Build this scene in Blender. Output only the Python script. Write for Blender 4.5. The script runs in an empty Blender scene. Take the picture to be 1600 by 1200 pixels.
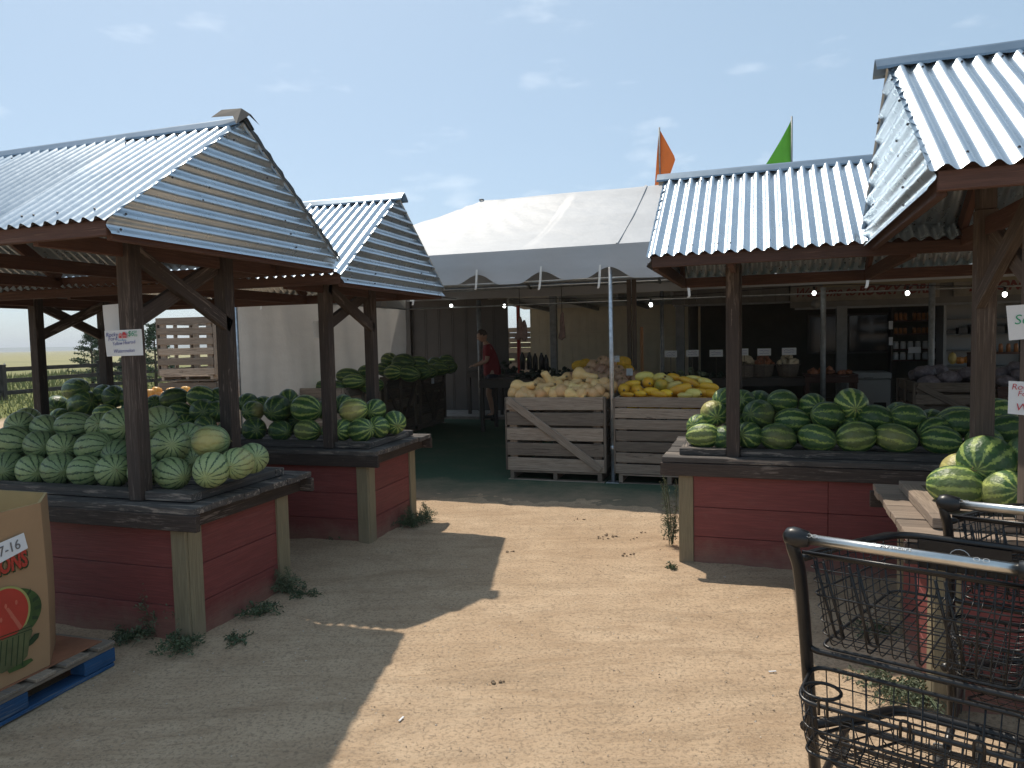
import bpy, bmesh, math, random
from mathutils import Vector, Matrix, noise
random.seed(7)
R = math.radians
scn = bpy.context.scene
col = scn.collection

# ------------------------------------------------------------------ camera, light, exposure
EYE = 1.6
FPX, PITCH, ROLL = 1116.6, 0.0614, 0.0224
cam_d = bpy.data.cameras.new("camera")
cam_d.sensor_width = 36.0
cam_d.lens = FPX / 1600 * 36
cam_d.clip_start = 0.05
cam_d.clip_end = 20000
cam = bpy.data.objects.new("camera", cam_d)
col.objects.link(cam)
fw = Vector((0, math.cos(PITCH), -math.sin(PITCH)))
up0 = Vector((0, math.sin(PITCH), math.cos(PITCH)))
rt0 = Vector((1, 0, 0))
rt = rt0 * math.cos(ROLL) - up0 * math.sin(ROLL)
up = rt0 * math.sin(ROLL) + up0 * math.cos(ROLL)
M = Matrix((rt, up, -fw)).transposed().to_4x4()
M.translation = Vector((0, 0, EYE))
cam.matrix_world = M
scn.camera = cam

SUN = Vector((-0.26, 0.565, 1.0)).normalized()
world = bpy.data.worlds.new("World")
scn.world = world
world.use_nodes = True
nt = world.node_tree
nt.nodes.clear()
sky = nt.nodes.new("ShaderNodeTexSky")
sky.sky_type = 'NISHITA'
sky.sun_disc = False
sky.sun_elevation = math.asin(SUN.z)
sky.sun_rotation = math.atan2(SUN.x, SUN.y)
sky.altitude = 1500
sky.air_density = 1.0
sky.dust_density = 4.0
sky.ozone_density = 1.0
bg = nt.nodes.new("ShaderNodeBackground")
bg.inputs[1].default_value = 0.13
wo = nt.nodes.new("ShaderNodeOutputWorld")
tc = nt.nodes.new("ShaderNodeTexCoord")
mp = nt.nodes.new("ShaderNodeMapping"); mp.inputs['Scale'].default_value = (1.0, 1.0, 3.2)
n1 = nt.nodes.new("ShaderNodeTexNoise"); n1.inputs['Scale'].default_value = 6.5; n1.inputs['Detail'].default_value = 7; n1.inputs['Roughness'].default_value = 0.55
cr = nt.nodes.new("ShaderNodeValToRGB")
cr.color_ramp.elements[0].position = 0.60; cr.color_ramp.elements[0].color = (0, 0, 0, 1)
cr.color_ramp.elements[1].position = 0.74; cr.color_ramp.elements[1].color = (1, 1, 1, 1)
mx = nt.nodes.new("ShaderNodeMix"); mx.data_type = 'RGBA'; mx.blend_type = 'MIX'
mul = nt.nodes.new("ShaderNodeMath"); mul.operation = 'MULTIPLY'; mul.inputs[1].default_value = 0.30
nt.links.new(tc.outputs['Generated'], mp.inputs[0]); nt.links.new(mp.outputs[0], n1.inputs['Vector'])
nt.links.new(n1.outputs['Fac'], cr.inputs[0]); nt.links.new(cr.outputs[0], mul.inputs[0])
nt.links.new(mul.outputs[0], mx.inputs['Factor'])
hz = nt.nodes.new("ShaderNodeMix"); hz.data_type = 'RGBA'; hz.inputs['Factor'].default_value = 0.6
hz.inputs['B'].default_value = (2.75, 3.75, 4.45, 1)          # smoky summer haze over the blue
nt.links.new(sky.outputs[0], hz.inputs['A'])
nt.links.new(hz.outputs['Result'], mx.inputs['A'])
mx.inputs['B'].default_value = (6.8, 7.3, 7.8, 1)
nt.links.new(mx.outputs['Result'], bg.inputs[0]); nt.links.new(bg.outputs[0], wo.inputs[0])

sun_d = bpy.data.lights.new("sun", 'SUN')
sun_d.energy = 3.2
sun_d.angle = R(0.6)
sun_d.color = (1.0, 0.91, 0.78)
sun = bpy.data.objects.new("sun", sun_d)
col.objects.link(sun)
sun.rotation_euler = SUN.to_track_quat('Z', 'Y').to_euler()
scn.view_settings.view_transform = 'Standard'
scn.view_settings.look = 'None'
scn.view_settings.exposure = 0.38
scn.view_settings.gamma = 1.0
scn.view_settings.use_curve_mapping = False

# ------------------------------------------------------------------ helpers
def survey_ray(px, py):
    dx, dy = px - 800, py - 600
    c, s = math.cos(ROLL), math.sin(ROLL)
    X = (c * dx - s * dy) / FPX; U = -(s * dx + c * dy) / FPX
    return rt0 * X + fw + up0 * U
def on_ground(px, py, z=0.0):
    r = survey_ray(px, py)
    return r * ((z - EYE) / r.z) + Vector((0, 0, EYE))

def tag(o, label=None, cat=None, group=None, kind=None):
    if label: o['label'] = label
    if cat: o['category'] = cat
    if group: o['group'] = group
    if kind: o['kind'] = kind
    return o
def link(o, parent=None):
    col.objects.link(o)
    if parent is not None: o.parent = parent
    return o
def empty(name, loc=(0, 0, 0), rz=0.0, label=None, cat=None, group=None):
    o = bpy.data.objects.new(name, None)
    o.empty_display_size = 0.1
    o.location = loc; o.rotation_euler = (0, 0, rz)
    link(o)
    return tag(o, label, cat, group)
def mesh_obj(name, verts, faces, mat, parent=None, smooth=False, matrix=None, mats=None, fmat=None):
    me = bpy.data.meshes.new(name)
    me.from_pydata([tuple(v) for v in verts], [], faces)
    if mats:
        for m in mats: me.materials.append(m)
        for p, i in zip(me.polygons, fmat): p.material_index = i
    else: me.materials.append(mat)
    if smooth:
        for p in me.polygons: p.use_smooth = True
    o = bpy.data.objects.new(name, me)
    link(o, parent)
    if matrix is not None: o.matrix_basis = matrix
    return o
def bm_obj(name, bm, mat, parent=None, smooth=False, matrix=None):
    me = bpy.data.meshes.new(name)
    bm.normal_update(); bm.to_mesh(me); bm.free()
    me.materials.append(mat)
    if smooth:
        for p in me.polygons: p.use_smooth = True
    o = bpy.data.objects.new(name, me)
    link(o, parent)
    if matrix is not None: o.matrix_basis = matrix
    return o

_boxes = {}
def box_mesh(L, W, H, bev, mat):
    key = (round(L, 3), round(W, 4), round(H, 4), bev, mat.name)
    if key in _boxes: return _boxes[key]
    bm = bmesh.new()
    bmesh.ops.create_cube(bm, size=1)
    bmesh.ops.scale(bm, vec=(L, W, H), verts=bm.verts)
    b = min(bev, min(L, W, H) * 0.3)
    if b > 0: bmesh.ops.bevel(bm, geom=bm.edges[:], offset=b, segments=1, affect='EDGES', profile=0.5)
    me = bpy.data.meshes.new("board")
    bm.to_mesh(me); bm.free()
    me.materials.append(mat)
    _boxes[key] = me
    return me
def frame_mat(a, b, upv=(0, 0, 1)):
    a, b = Vector(a), Vector(b)
    x = (b - a).normalized(); u = Vector(upv)
    if abs(x.dot(u)) > 0.999: u = Vector((0, 1, 0))
    y = u.cross(x).normalized(); z = x.cross(y)
    m = Matrix((x, y, z)).transposed().to_4x4()
    m.translation = (a + b) / 2
    return m
def board(name, a, b, w, h, mat, parent=None, upv=(0, 0, 1), bev=0.003):
    """timber from a to b, w wide, h tall (h along upv)"""
    L = (Vector(b) - Vector(a)).length
    o = bpy.data.objects.new(name, box_mesh(L, w, h, bev, mat))
    link(o, parent)
    o.matrix_basis = frame_mat(a, b, upv)
    return o
def block(name, lo, hi, mat, parent=None, bev=0.003):
    """axis aligned block, long axis taken as the grain"""
    lo, hi = Vector(lo), Vector(hi); c = (lo + hi) / 2; d = hi - lo
    ax = max(range(3), key=lambda i: d[i])
    if ax == 0: return board(name, (lo.x, c.y, c.z), (hi.x, c.y, c.z), d.y, d.z, mat, parent, bev=bev)
    if ax == 1: return board(name, (c.x, lo.y, c.z), (c.x, hi.y, c.z), d.x, d.z, mat, parent, bev=bev)
    return board(name, (c.x, c.y, lo.z), (c.x, c.y, hi.z), d.x, d.y, mat, parent, bev=bev)
def tube_geo(pts, r, n=8, closed=False, radii=None, caps=True):
    pts = [Vector(p) for p in pts]; N = len(pts)
    V = []; F = []; prev = None
    for i, p in enumerate(pts):
        if closed: t = pts[(i + 1) % N] - pts[i - 1]
        else: t = pts[min(i + 1, N - 1)] - pts[max(i - 1, 0)]
        t.normalize()
        if prev is None:
            a = Vector((0, 0, 1)) if abs(t.z) < 0.9 else Vector((1, 0, 0))
            x = t.cross(a).normalized()
        else:
            x = (prev - t * prev.dot(t)).normalized()
        prev = x; y = t.cross(x)
        rr = radii[i] if radii else r
        for k in range(n):
            an = 2 * math.pi * k / n
            V.append(p + (x * math.cos(an) + y * math.sin(an)) * rr)
    for i in range(N if closed else N - 1):
        for k in range(n):
            a = i * n + k; b = i * n + (k + 1) % n; j = (i + 1) % N
            F.append((a, b, j * n + (k + 1) % n, j * n + k))
    if not closed and caps:
        F.append(tuple(range(n - 1, -1, -1))); F.append(tuple((N - 1) * n + k for k in range(n)))
    return V, F
def tube(name, pts, r, mat, parent=None, n=8, closed=False, radii=None, matrix=None):
    V, F = tube_geo(pts, r, n, closed, radii)
    return mesh_obj(name, V, F, mat, parent, smooth=True, matrix=matrix)
class Geo:
    def __init__(s): s.V = []; s.F = []; s.I = []
    def add(s, V, F, i=0):
        o = len(s.V); s.V += list(V); s.F += [tuple(a + o for a in f) for f in F]; s.I += [i] * len(F)
    def box(s, lo, hi, i=0):
        x0, y0, z0 = lo; x1, y1, z1 = hi
        s.add([(x0,y0,z0),(x1,y0,z0),(x1,y1,z0),(x0,y1,z0),(x0,y0,z1),(x1,y0,z1),(x1,y1,z1),(x0,y1,z1)],
              [(0,3,2,1),(4,5,6,7),(0,1,5,4),(1,2,6,5),(2,3,7,6),(3,0,4,7)], i)
    def tube(s, pts, r, n=6, closed=False, radii=None, i=0): s.add(*tube_geo(pts, r, n, closed, radii), i)
    def build(s, name, mat, parent=None, smooth=False, mats=None, matrix=None):
        return mesh_obj(name, s.V, s.F, mat, parent, smooth, matrix, mats, s.I if mats else None)
def ico_geo(c, r, sub=1, jit=0.0, sc=(1, 1, 1)):
    bm = bmesh.new(); bmesh.ops.create_icosphere(bm, subdivisions=sub, radius=1)
    V = [Vector((v.co.x * sc[0], v.co.y * sc[1], v.co.z * sc[2])) * r * (1 + random.uniform(-jit, jit)) + Vector(c) for v in bm.verts]
    F = [tuple(v.index for v in f.verts) for f in bm.faces]; bm.free()
    return V, F
def bez(pts, n=6):
    """smooth polyline (Catmull-Rom)"""
    P = [Vector(p) for p in pts]; out = []
    for i in range(len(P) - 1):
        p0 = P[max(i - 1, 0)]; p1 = P[i]; p2 = P[i + 1]; p3 = P[min(i + 2, len(P) - 1)]
        for k in range(n):
            t = k / n
            out.append(0.5 * ((2 * p1) + (p2 - p0) * t + (2 * p0 - 5 * p1 + 4 * p2 - p3) * t * t + (3 * p1 - p0 - 3 * p2 + p3) * t ** 3))
    out.append(P[-1]); return out
def rounded(pts, r, n=4, closed=False):
    P = [Vector(p) for p in pts]; out = []; N = len(P)
    for i, p in enumerate(P):
        if not closed and i in (0, N - 1): out.append(p); continue
        a = P[i - 1]; b = P[(i + 1) % N]
        da = (a - p); db = (b - p); ra = min(r, da.length * .45); rb = min(r, db.length * .45)
        A = p + da.normalized() * ra; B = p + db.normalized() * rb
        for k in range(n + 1):
            t = k / n; out.append(A * (1 - t) ** 2 + p * 2 * t * (1 - t) + B * t * t)
    return out

# ------------------------------------------------------------------ materials
def new_mat(name):
    m = bpy.data.materials.new(name); m.use_nodes = True
    t = m.node_tree; t.nodes.clear()
    o = t.nodes.new("ShaderNodeOutputMaterial"); b = t.nodes.new("ShaderNodeBsdfPrincipled")
    t.links.new(b.outputs[0], o.inputs[0])
    return m, t, b, o
class NT:
    def __init__(s, t): s.t = t
    def n(s, typ, **kw):
        nd = s.t.nodes.new("ShaderNode" + typ)
        for k, v in kw.items():
            if hasattr(nd, k) and k not in nd.inputs: setattr(nd, k, v)
            else: nd.inputs[k].default_value = v
        return nd
    def l(s, a, b): s.t.links.new(a, b)
    def math(s, op, a, b=None, c=None):
        nd = s.t.nodes.new("ShaderNodeMath"); nd.operation = op
        for i, v in enumerate((a, b, c)):
            if v is None: continue
            if isinstance(v, (int, float)): nd.inputs[i].default_value = v
            else: s.l(v, nd.inputs[i])
        return nd.outputs[0]
    def mix(s, f, a, b, mode='MIX'):
        nd = s.t.nodes.new("ShaderNodeMix"); nd.data_type = 'RGBA'; nd.blend_type = mode
        for k, v in (('Factor', f), ('A', a), ('B', b)):
            inp = nd.inputs[k] if k == 'Factor' else [i for i in nd.inputs if i.name == k and i.type == 'RGBA'][0]
            if isinstance(v, (int, float)): inp.default_value = v
            elif isinstance(v, (tuple, list)): inp.default_value = (*v, 1) if len(v) == 3 else v
            else: s.l(v, inp)
        return [o for o in nd.outputs if o.type == 'RGBA'][0]
    def ramp(s, f, stops):
        nd = s.t.nodes.new("ShaderNodeValToRGB"); e = nd.color_ramp.elements
        while len(e) < len(stops): e.new(0.5)
        for q, (p, c) in zip(e, stops):
            q.position = p; q.color = (c, c, c, 1) if isinstance(c, (int, float)) else (*c, 1)
        s.l(f, nd.inputs[0]); return nd.outputs[0]
    def noise(s, vec, scale, detail=4, rough=0.5, dist=0.0):
        nd = s.n("TexNoise"); nd.inputs['Scale'].default_value = scale; nd.inputs['Detail'].default_value = detail
        nd.inputs['Roughness'].default_value = rough; nd.inputs['Distortion'].default_value = dist
        if vec is not None: s.l(vec, nd.inputs['Vector'])
        return nd.outputs['Fac']
    def coords(s, scale=(1, 1, 1), rnd=True, kind='Object'):
        tc = s.n("TexCoord"); v = tc.outputs[kind]
        if rnd:
            oi = s.n("ObjectInfo"); mu = s.math('MULTIPLY', oi.outputs['Random'], 37.0)
            cb = s.n("CombineXYZ"); s.l(mu, cb.inputs[0]); s.l(mu, cb.inputs[1]); s.l(mu, cb.inputs[2])
            ad = s.n("VectorMath", operation='ADD'); s.l(v, ad.inputs[0]); s.l(cb.outputs[0], ad.inputs[1]); v = ad.outputs[0]
        mp = s.n("Mapping"); mp.inputs['Scale'].default_value = scale; s.l(v, mp.inputs['Vector'])
        return mp.outputs[0]
    def bump(s, h, strength=0.3, dist=0.01, b=None):
        nd = s.n("Bump"); nd.inputs['Strength'].default_value = strength; nd.inputs['Distance'].default_value = dist
        s.l(h, nd.inputs['Height'])
        if b: s.l(nd.outputs[0], b.inputs['Normal'])
        return nd.outputs[0]

def wood(name, c1, c2, wear=None, wear_at=0.62, rough=0.8, grain=1.0, vary=0.35, dust=False):
    m, t, b, o = new_mat(name); q = NT(t)
    g = q.noise(q.coords((1.2, 26, 26)), 3.0, 6, 0.65, 0.6)
    fine = q.noise(q.coords((3, 120, 120)), 2.0, 3, 0.6)
    base = q.mix(q.ramp(g, [(0.3, 0.0), (0.72, 1.0)]), c1, c2)
    base = q.mix(q.math('MULTIPLY', q.ramp(fine, [(0.45, 1.0), (0.6, 0.0)]), 0.35), base, tuple(x * 0.45 for x in c1))
    oi = q.n("ObjectInfo")
    base = q.mix(vary, base, q.mix(oi.outputs['Random'], (0.22, 0.22, 0.22), (0.82, 0.80, 0.78)), 'OVERLAY')
    if wear:
        scr = q.noise(q.coords((2.2, 70, 70)), 2.2, 5, 0.7); sc2 = q.noise(q.coords((1.0, 5, 5)), 2.0, 4)
        scf = q.math('MULTIPLY', q.ramp(scr, [(0.55, 0.0), (0.61, 1.0)]), q.ramp(sc2, [(0.44, 0.0), (0.58, 1.0)]))
        base = q.mix(q.math('MULTIPLY', scf, 0.12 if dust else 0.7), base, wear)
        w = q.noise(q.coords((1.6, 14, 14)), 2.6, 8, 0.72, 0.4)
        w2 = q.noise(q.coords((0.5, 1.5, 1.5)), 1.5, 3)
        wf = q.math('ADD', w, q.math('MULTIPLY', q.math('SUBTRACT', w2, 0.5), 0.45))
        base = q.mix(q.ramp(wf, [(wear_at, 0.0), (wear_at + 0.06, 1.0)]), base, wear)
    if dust:
        gp = q.n("NewGeometry"); sz = q.n("SeparateXYZ"); q.l(gp.outputs['Position'], sz.inputs[0])
        sp = q.noise(gp.outputs['Position'], 9, 6, 0.75)
        dz = q.math('ADD', sz.outputs[2], q.math('MULTIPLY', q.math('SUBTRACT', sp, 0.5), 0.32))
        base = q.mix(q.math('MULTIPLY', q.ramp(dz, [(0.0, 1.0), (0.17, 0.0)]), 0.38), base, (0.36, 0.27, 0.19))
        sc_ = q.noise(gp.outputs['Position'], 3.1, 7, 0.8)
        base = q.mix(q.math('MULTIPLY', q.ramp(sc_, [(0.56, 0.0), (0.72, 1.0)]), 0.10), base, (0.34, 0.24, 0.2))
    q.l(base, b.inputs['Base Color'])
    b.inputs['Roughness'].default_value = rough
    crack = q.math('ADD', q.math('MULTIPLY', g, 0.7), q.math('MULTIPLY', fine, 0.5))
    q.bump(crack, 0.55 * grain, 0.004, b)
    return m
def plain(name, c, rough=0.6, metal=0.0, vary=0.12, scale=8, bump=0.0, spec=0.5):
    m, t, b, o = new_mat(name); q = NT(t)
    n = q.noise(q.coords((1, 1, 1)), scale, 5, 0.6)
    q.l(q.mix(q.ramp(n, [(0.3, 0.0), (0.7, 1.0)]), tuple(x * (1 - vary) for x in c), tuple(min(1, x * (1 + vary)) for x in c)), b.inputs['Base Color'])
    b.inputs['Roughness'].default_value = rough; b.inputs['Metallic'].default_value = metal
    b.inputs['Specular IOR Level'].default_value = spec
    if bump: q.bump(n, bump, 0.01, b)
    return m

STAIN = wood("dark_stained_wood", (0.032, 0.023, 0.019), (0.072, 0.050, 0.041), (0.19, 0.15, 0.125), 0.60, 0.72)
STAIN_TOP = wood("weathered_stained_planks", (0.055, 0.049, 0.047), (0.11, 0.098, 0.09), (0.27, 0.225, 0.19), 0.545, 0.85)
REDWOOD = wood("brown_roof_timber", (0.062, 0.029, 0.021), (0.115, 0.054, 0.038), (0.17, 0.1, 0.07), 0.74, 0.75)
NEWWOOD = wood("fresh_lumber", (0.42, 0.20, 0.08), (0.5, 0.27, 0.12), None, rough=0.7)
GREYPLANK = wood("bleached_table_planks", (0.22, 0.165, 0.125), (0.36, 0.28, 0.215), (0.10, 0.075, 0.06), 0.68, 0.85)
POSTGREY = wood("faded_brown_post", (0.085, 0.062, 0.050), (0.135, 0.10, 0.08), (0.26, 0.21, 0.17), 0.70, 0.8)
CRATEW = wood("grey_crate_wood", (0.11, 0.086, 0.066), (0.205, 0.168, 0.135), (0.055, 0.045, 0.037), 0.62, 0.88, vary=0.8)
CRATEL = wood("crate_wood_baked_light", (0.25, 0.20, 0.158), (0.42, 0.35, 0.285), (0.11, 0.085, 0.07), 0.62, 0.88, vary=0.85)  # lit copy of the crate wood: bounce light brightened into its colour
REDPAINT = wood("barn_red_paint", (0.21, 0.048, 0.044), (0.27, 0.066, 0.06), (0.30, 0.20, 0.17), 0.79, 0.62, 1.3, 0.12, True)
TAN = wood("tan_painted_trim", (0.25, 0.205, 0.125), (0.315, 0.265, 0.165), (0.2, 0.15, 0.1), 0.76, 0.65, 1.0, 0.15, True)

def metal_sheet():
    m, t, b, o = new_mat("galvanised_sheet"); q = NT(t)
    v = q.coords((1, 1, 1))
    hsv = q.n("HueSaturation"); sp = q.noise(v, 26, 4, 0.6); st = q.noise(q.coords((1.3, 1.3, 1.3)), 2.2, 5, 0.6)
    q.l(q.mix(q.ramp(st, [(0.35, 0.0), (0.7, 1.0)]), (0.47, 0.55, 0.62), (0.60, 0.68, 0.75)), hsv.inputs['Color'])
    oi = q.n("ObjectInfo"); q.l(q.math('ADD', q.math('MULTIPLY', oi.outputs['Random'], 0.22), 0.86), hsv.inputs['Value'])
    ru = q.noise(q.coords((1, 1, 1)), 5.5, 7, 0.75)
    q.l(q.mix(q.math('MULTIPLY', q.ramp(ru, [(0.60, 0.0), (0.74, 1.0)]), 0.18), hsv.outputs[0], (0.30, 0.26, 0.22)), b.inputs['Base Color'])
    rr = q.math('ADD', q.math('MULTIPLY', sp, 0.14), 0.22)
    q.l(rr, b.inputs['Roughness']); b.inputs['Metallic'].default_value = 0.80
    q.bump(st, 0.06, 0.02, b)
    return m
GALV = metal_sheet()
CAPM = plain("ridge_cap_metal", (0.24, 0.30, 0.36), 0.35, 0.85)
TORN = plain("torn_dark_flashing", (0.06, 0.058, 0.055), 0.6, 0.5)
SCREW = plain("screw_steel", (0.08, 0.08, 0.09), 0.5, 0.7)
POLE = plain("galvanised_pole", (0.50, 0.53, 0.56), 0.38, 0.8, 0.25, 20)
POLED = plain("dull_steel_post", (0.25, 0.26, 0.26), 0.55, 0.5, 0.25, 14)

def melon_mat(name, base, base2, stripe, thresh, n=10, invert=False):
    m, t, b, o = new_mat(name); q = NT(t)
    tc = q.n("TexCoord"); oi = q.n("ObjectInfo")
    sx = q.n("SeparateXYZ"); q.l(tc.outputs['Object'], sx.inputs[0])
    v = q.coords((1, 1, 1), True)
    vl = q.coords((1, 1, 0.55), True)
    big = q.math('SUBTRACT', q.noise(v, 1.8, 2), 0.5)
    jag = q.math('SUBTRACT', q.noise(v, 8.0, 5, 0.75), 0.5)
    jag2 = q.math('SUBTRACT', q.noise(v, 24.0, 3, 0.6), 0.5)
    lon = q.math('ARCTAN2', sx.outputs[1], sx.outputs[0])
    ph = q.math('MULTIPLY', lon, float(n))
    ph = q.math('ADD', ph, q.math('MULTIPLY', big, 3.2))
    ph = q.math('ADD', ph, q.math('MULTIPLY', jag, 5.2 if invert else 4.4))
    ph = q.math('ADD', ph, q.math('MULTIPLY', jag2, 3.4 if invert else 2.2))
    s = q.math('ADD', q.math('MULTIPLY', q.math('SINE', ph), 0.5), 0.5)
    brk = q.noise(vl, 5.0, 4, 0.65)
    s2 = q.math('ADD', s, q.math('MULTIPLY', q.math('SUBTRACT', brk, 0.5), 0.55 if invert else 0.3))
    f = q.ramp(s2, [(thresh, 0.0), (min(1.0, thresh + 0.12), 1.0)])
    fine = q.noise(v, 22, 4, 0.7)
    bb = q.mix(q.ramp(fine, [(0.35, 0.0), (0.7, 1.0)]), base, base2)
    c = q.mix(f, bb, stripe)
    # field spot, set per melon
    at = q.n("Attribute"); at.attribute_type = 'OBJECT'; at.attribute_name = 'spot'
    w = q.math('ADD', q.math('MULTIPLY', sx.outputs[0], 0.9), q.math('MULTIPLY', big, 0.5))
    w = q.math('MULTIPLY', q.ramp(w, [(0.35, 0.0), (0.85, 1.0)]), at.outputs['Fac'])
    c = q.mix(q.math('MULTIPLY', w, 0.85), c, (0.50, 0.43, 0.15))
    # blossom ends: pale ring and brown button
    az = q.math('ABSOLUTE', sx.outputs[2])
    c = q.mix(q.ramp(az, [(0.93, 0.0), (1.0, 0.35)]), c, (0.36, 0.42, 0.16))
    c = q.mix(q.ramp(az, [(0.9965, 0.0), (0.999, 1.0)]), c, (0.14, 0.09, 0.035))
    # per-melon tone
    hs = q.n("HueSaturation"); q.l(c, hs.inputs['Color'])
    q.l(q.math('ADD', q.math('MULTIPLY', oi.outputs['Random'], 0.55), 0.72), hs.inputs['Value'])
    q.l(q.math('ADD', q.math('MULTIPLY', oi.outputs['Random'], -0.025), 0.51), hs.inputs['Hue'])
    dust = q.noise(v, 3.5, 5, 0.7)
    fin = q.mix(q.math('MULTIPLY', q.ramp(dust, [(0.45, 0.0), (0.75, 1.0)]), 0.16), hs.outputs[0], (0.35, 0.33, 0.26))
    q.l(fin, b.inputs['Base Color'])
    q.l(q.math('ADD', q.math('MULTIPLY', dust, 0.12), 0.36), b.inputs['Roughness'])
    b.inputs['Specular IOR Level'].default_value = 0.45
    q.bump(q.math('ADD', q.noise(v, 3, 2), q.math('MULTIPLY', fine, 0.1)), 0.25, 0.06, b)
    return m
MPALE = melon_mat("pale_melon_rind", (0.20, 0.275, 0.12), (0.275, 0.355, 0.165), (0.026, 0.062, 0.026), 0.82, 13)
MDARK = melon_mat("dark_melon_rind", (0.032, 0.085, 0.028), (0.058, 0.13, 0.042), (0.27, 0.37, 0.075), 0.86, 9, True)
MMID = melon_mat("striped_melon_rind", (0.034, 0.10, 0.030), (0.065, 0.15, 0.046), (0.37, 0.48, 0.12), 0.72, 10, True)

def squash_mat(name, c1, c2, blotch=None):
    m, t, b, o = new_mat(name); q = NT(t)
    v = q.coords(); n = q.noise(v, 2.0, 4, 0.6); f = q.noise(v, 18, 3, 0.6)
    c = q.mix(q.ramp(n, [(0.3, 0.0), (0.7, 1.0)]), c1, c2)
    oi = q.n("ObjectInfo")
    if blotch: c = q.mix(q.math('MULTIPLY', q.ramp(q.noise(v, 1.3, 4, 0.6), [(0.55, 0.0), (0.68, 1.0)]), 0.7), c, blotch)
    c = q.mix(q.math('MULTIPLY', q.ramp(f, [(0.55, 0.0), (0.75, 1.0)]), 0.25), c, tuple(x * .6 for x in c1))
    hs = q.n("HueSaturation"); q.l(c, hs.inputs['Color'])
    q.l(q.math('ADD', q.math('MULTIPLY', oi.outputs['Random'], 0.35), 0.82), hs.inputs['Value'])
    q.l(q.math('ADD', q.math('MULTIPLY', oi.outputs['Random'], 0.02), 0.49), hs.inputs['Hue'])
    q.l(hs.outputs[0], b.inputs['Base Color']); b.inputs['Roughness'].default_value = 0.42
    q.bump(n, 0.2, 0.05, b)
    return m
BUTTER = squash_mat("butternut_skin", (0.72, 0.45, 0.18), (0.82, 0.55, 0.25), (0.74, 0.36, 0.11))
YELLOW = squash_mat("spaghetti_squash_skin", (0.80, 0.43, 0.02), (0.86, 0.52, 0.045), (0.80, 0.30, 0.02))
PALEY = squash_mat("pale_yellow_squash_skin", (0.68, 0.54, 0.14), (0.74, 0.60, 0.2), (0.72, 0.42, 0.05))
GREENY = squash_mat("half_green_squash_skin", (0.66, 0.40, 0.04), (0.20, 0.24, 0.05), (0.7, 0.34, 0.03))
PINKP = squash_mat("tan_pumpkin_skin", (0.46, 0.27, 0.16), (0.56, 0.34, 0.22))
ORANGEP = squash_mat("orange_pumpkin_skin", (0.72, 0.30, 0.05), (0.75, 0.38, 0.1))
STEM = plain("dry_stem", (0.22, 0.17, 0.08), 0.8)
BLACKP = plain("black_plastic", (0.012, 0.012, 0.013), 0.35, 0, 0.2, 30, 0.05)
BLACKW = plain("black_coated_wire", (0.014, 0.014, 0.015), 0.32, 0.2, 0.3, 30)
CHROME = plain("brushed_handle_metal", (0.62, 0.62, 0.60), 0.28, 1.0, 0.08, 40)
WHITE = plain("white_paper", (0.72, 0.74, 0.76), 0.7, 0, 0.03)
PRINTW = plain("white_print", (0.55, 0.57, 0.58), 0.5, 0, 0.02)
INKB = plain("blue_marker_ink", (0.04, 0.05, 0.30), 0.7, 0, 0.02)
INKG = plain("green_marker_ink", (0.02, 0.32, 0.16), 0.7, 0, 0.02)
INKR = plain("red_marker_ink", (0.5, 0.03, 0.05), 0.7, 0, 0.02)
INKC = plain("light_blue_ink", (0.03, 0.22, 0.5), 0.7, 0, 0.02)
INKK = plain("grey_pencil_ink", (0.16, 0.16, 0.16), 0.7, 0, 0.02)
SIGNRED = plain("dark_red_lettering", (0.16, 0.035, 0.03), 0.7, 0, 0.1)
GREENL = plain("weed_leaf", (0.075, 0.105, 0.05), 0.6, 0, 0.35, 12)
GREENL2 = plain("dusty_weed_leaf", (0.13, 0.15, 0.085), 0.7, 0, 0.3, 12)
FIRL = plain("fir_needles", (0.045, 0.085, 0.035), 0.75, 0, 0.3, 6)
BARK = plain("tree_bark", (0.09, 0.065, 0.045), 0.9, 0, 0.3, 10, 0.4)
CARD = plain("corrugated_cardboard", (0.36, 0.225, 0.12), 0.85, 0, 0.06, 5)
CARDIN = plain("cardboard_inside", (0.44, 0.31, 0.14), 0.85, 0, 0.06, 5)
BLUEP = wood("blue_painted_wood", (0.012, 0.06, 0.16), (0.02, 0.10, 0.24), (0.2, 0.2, 0.18), 0.66, 0.7)
PALLETW = wood("pallet_board", (0.20, 0.165, 0.13), (0.36, 0.29, 0.22), (0.09, 0.12, 0.16), 0.66, 0.85)
ORANGEF = plain("orange_flag_cloth", (0.85, 0.19, 0.03), 0.7, 0, 0.06)
GREENF = plain("green_flag_cloth", (0.12, 0.42, 0.03), 0.7, 0, 0.06)
def cloth(name, c, tr, rough=0.55, bumpy=0.25):
    m, t, b, o = new_mat(name); q = NT(t)
    n = q.noise(q.coords((1, 1, 1), False), 1.6, 5, 0.6); st = q.noise(q.coords((0.7, 0.7, 3.0), False), 1.2, 5, 0.65)
    q.l(q.mix(q.ramp(st, [(0.35, 0.0), (0.75, 1.0)]), c, tuple(x * 0.82 for x in c)), b.inputs['Base Color'])
    b.inputs['Roughness'].default_value = rough
    bp = q.bump(n, bumpy, 0.08, b)
    tr_ = q.n("BsdfTranslucent"); tr_.inputs['Color'].default_value = (*c, 1)
    ms = q.n("MixShader"); ms.inputs[0].default_value = tr
    q.l(b.outputs[0], ms.inputs[1]); q.l(tr_.outputs[0], ms.inputs[2]); q.l(ms.outputs[0], o.inputs[0])
    return m
CANVAS = cloth("white_tent_vinyl", (0.45, 0.46, 0.475), 0.02)
TARP = cloth("grey_tent_sidewall", (0.60, 0.58, 0.55), 0.22, 0.7, 0.5)
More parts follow.
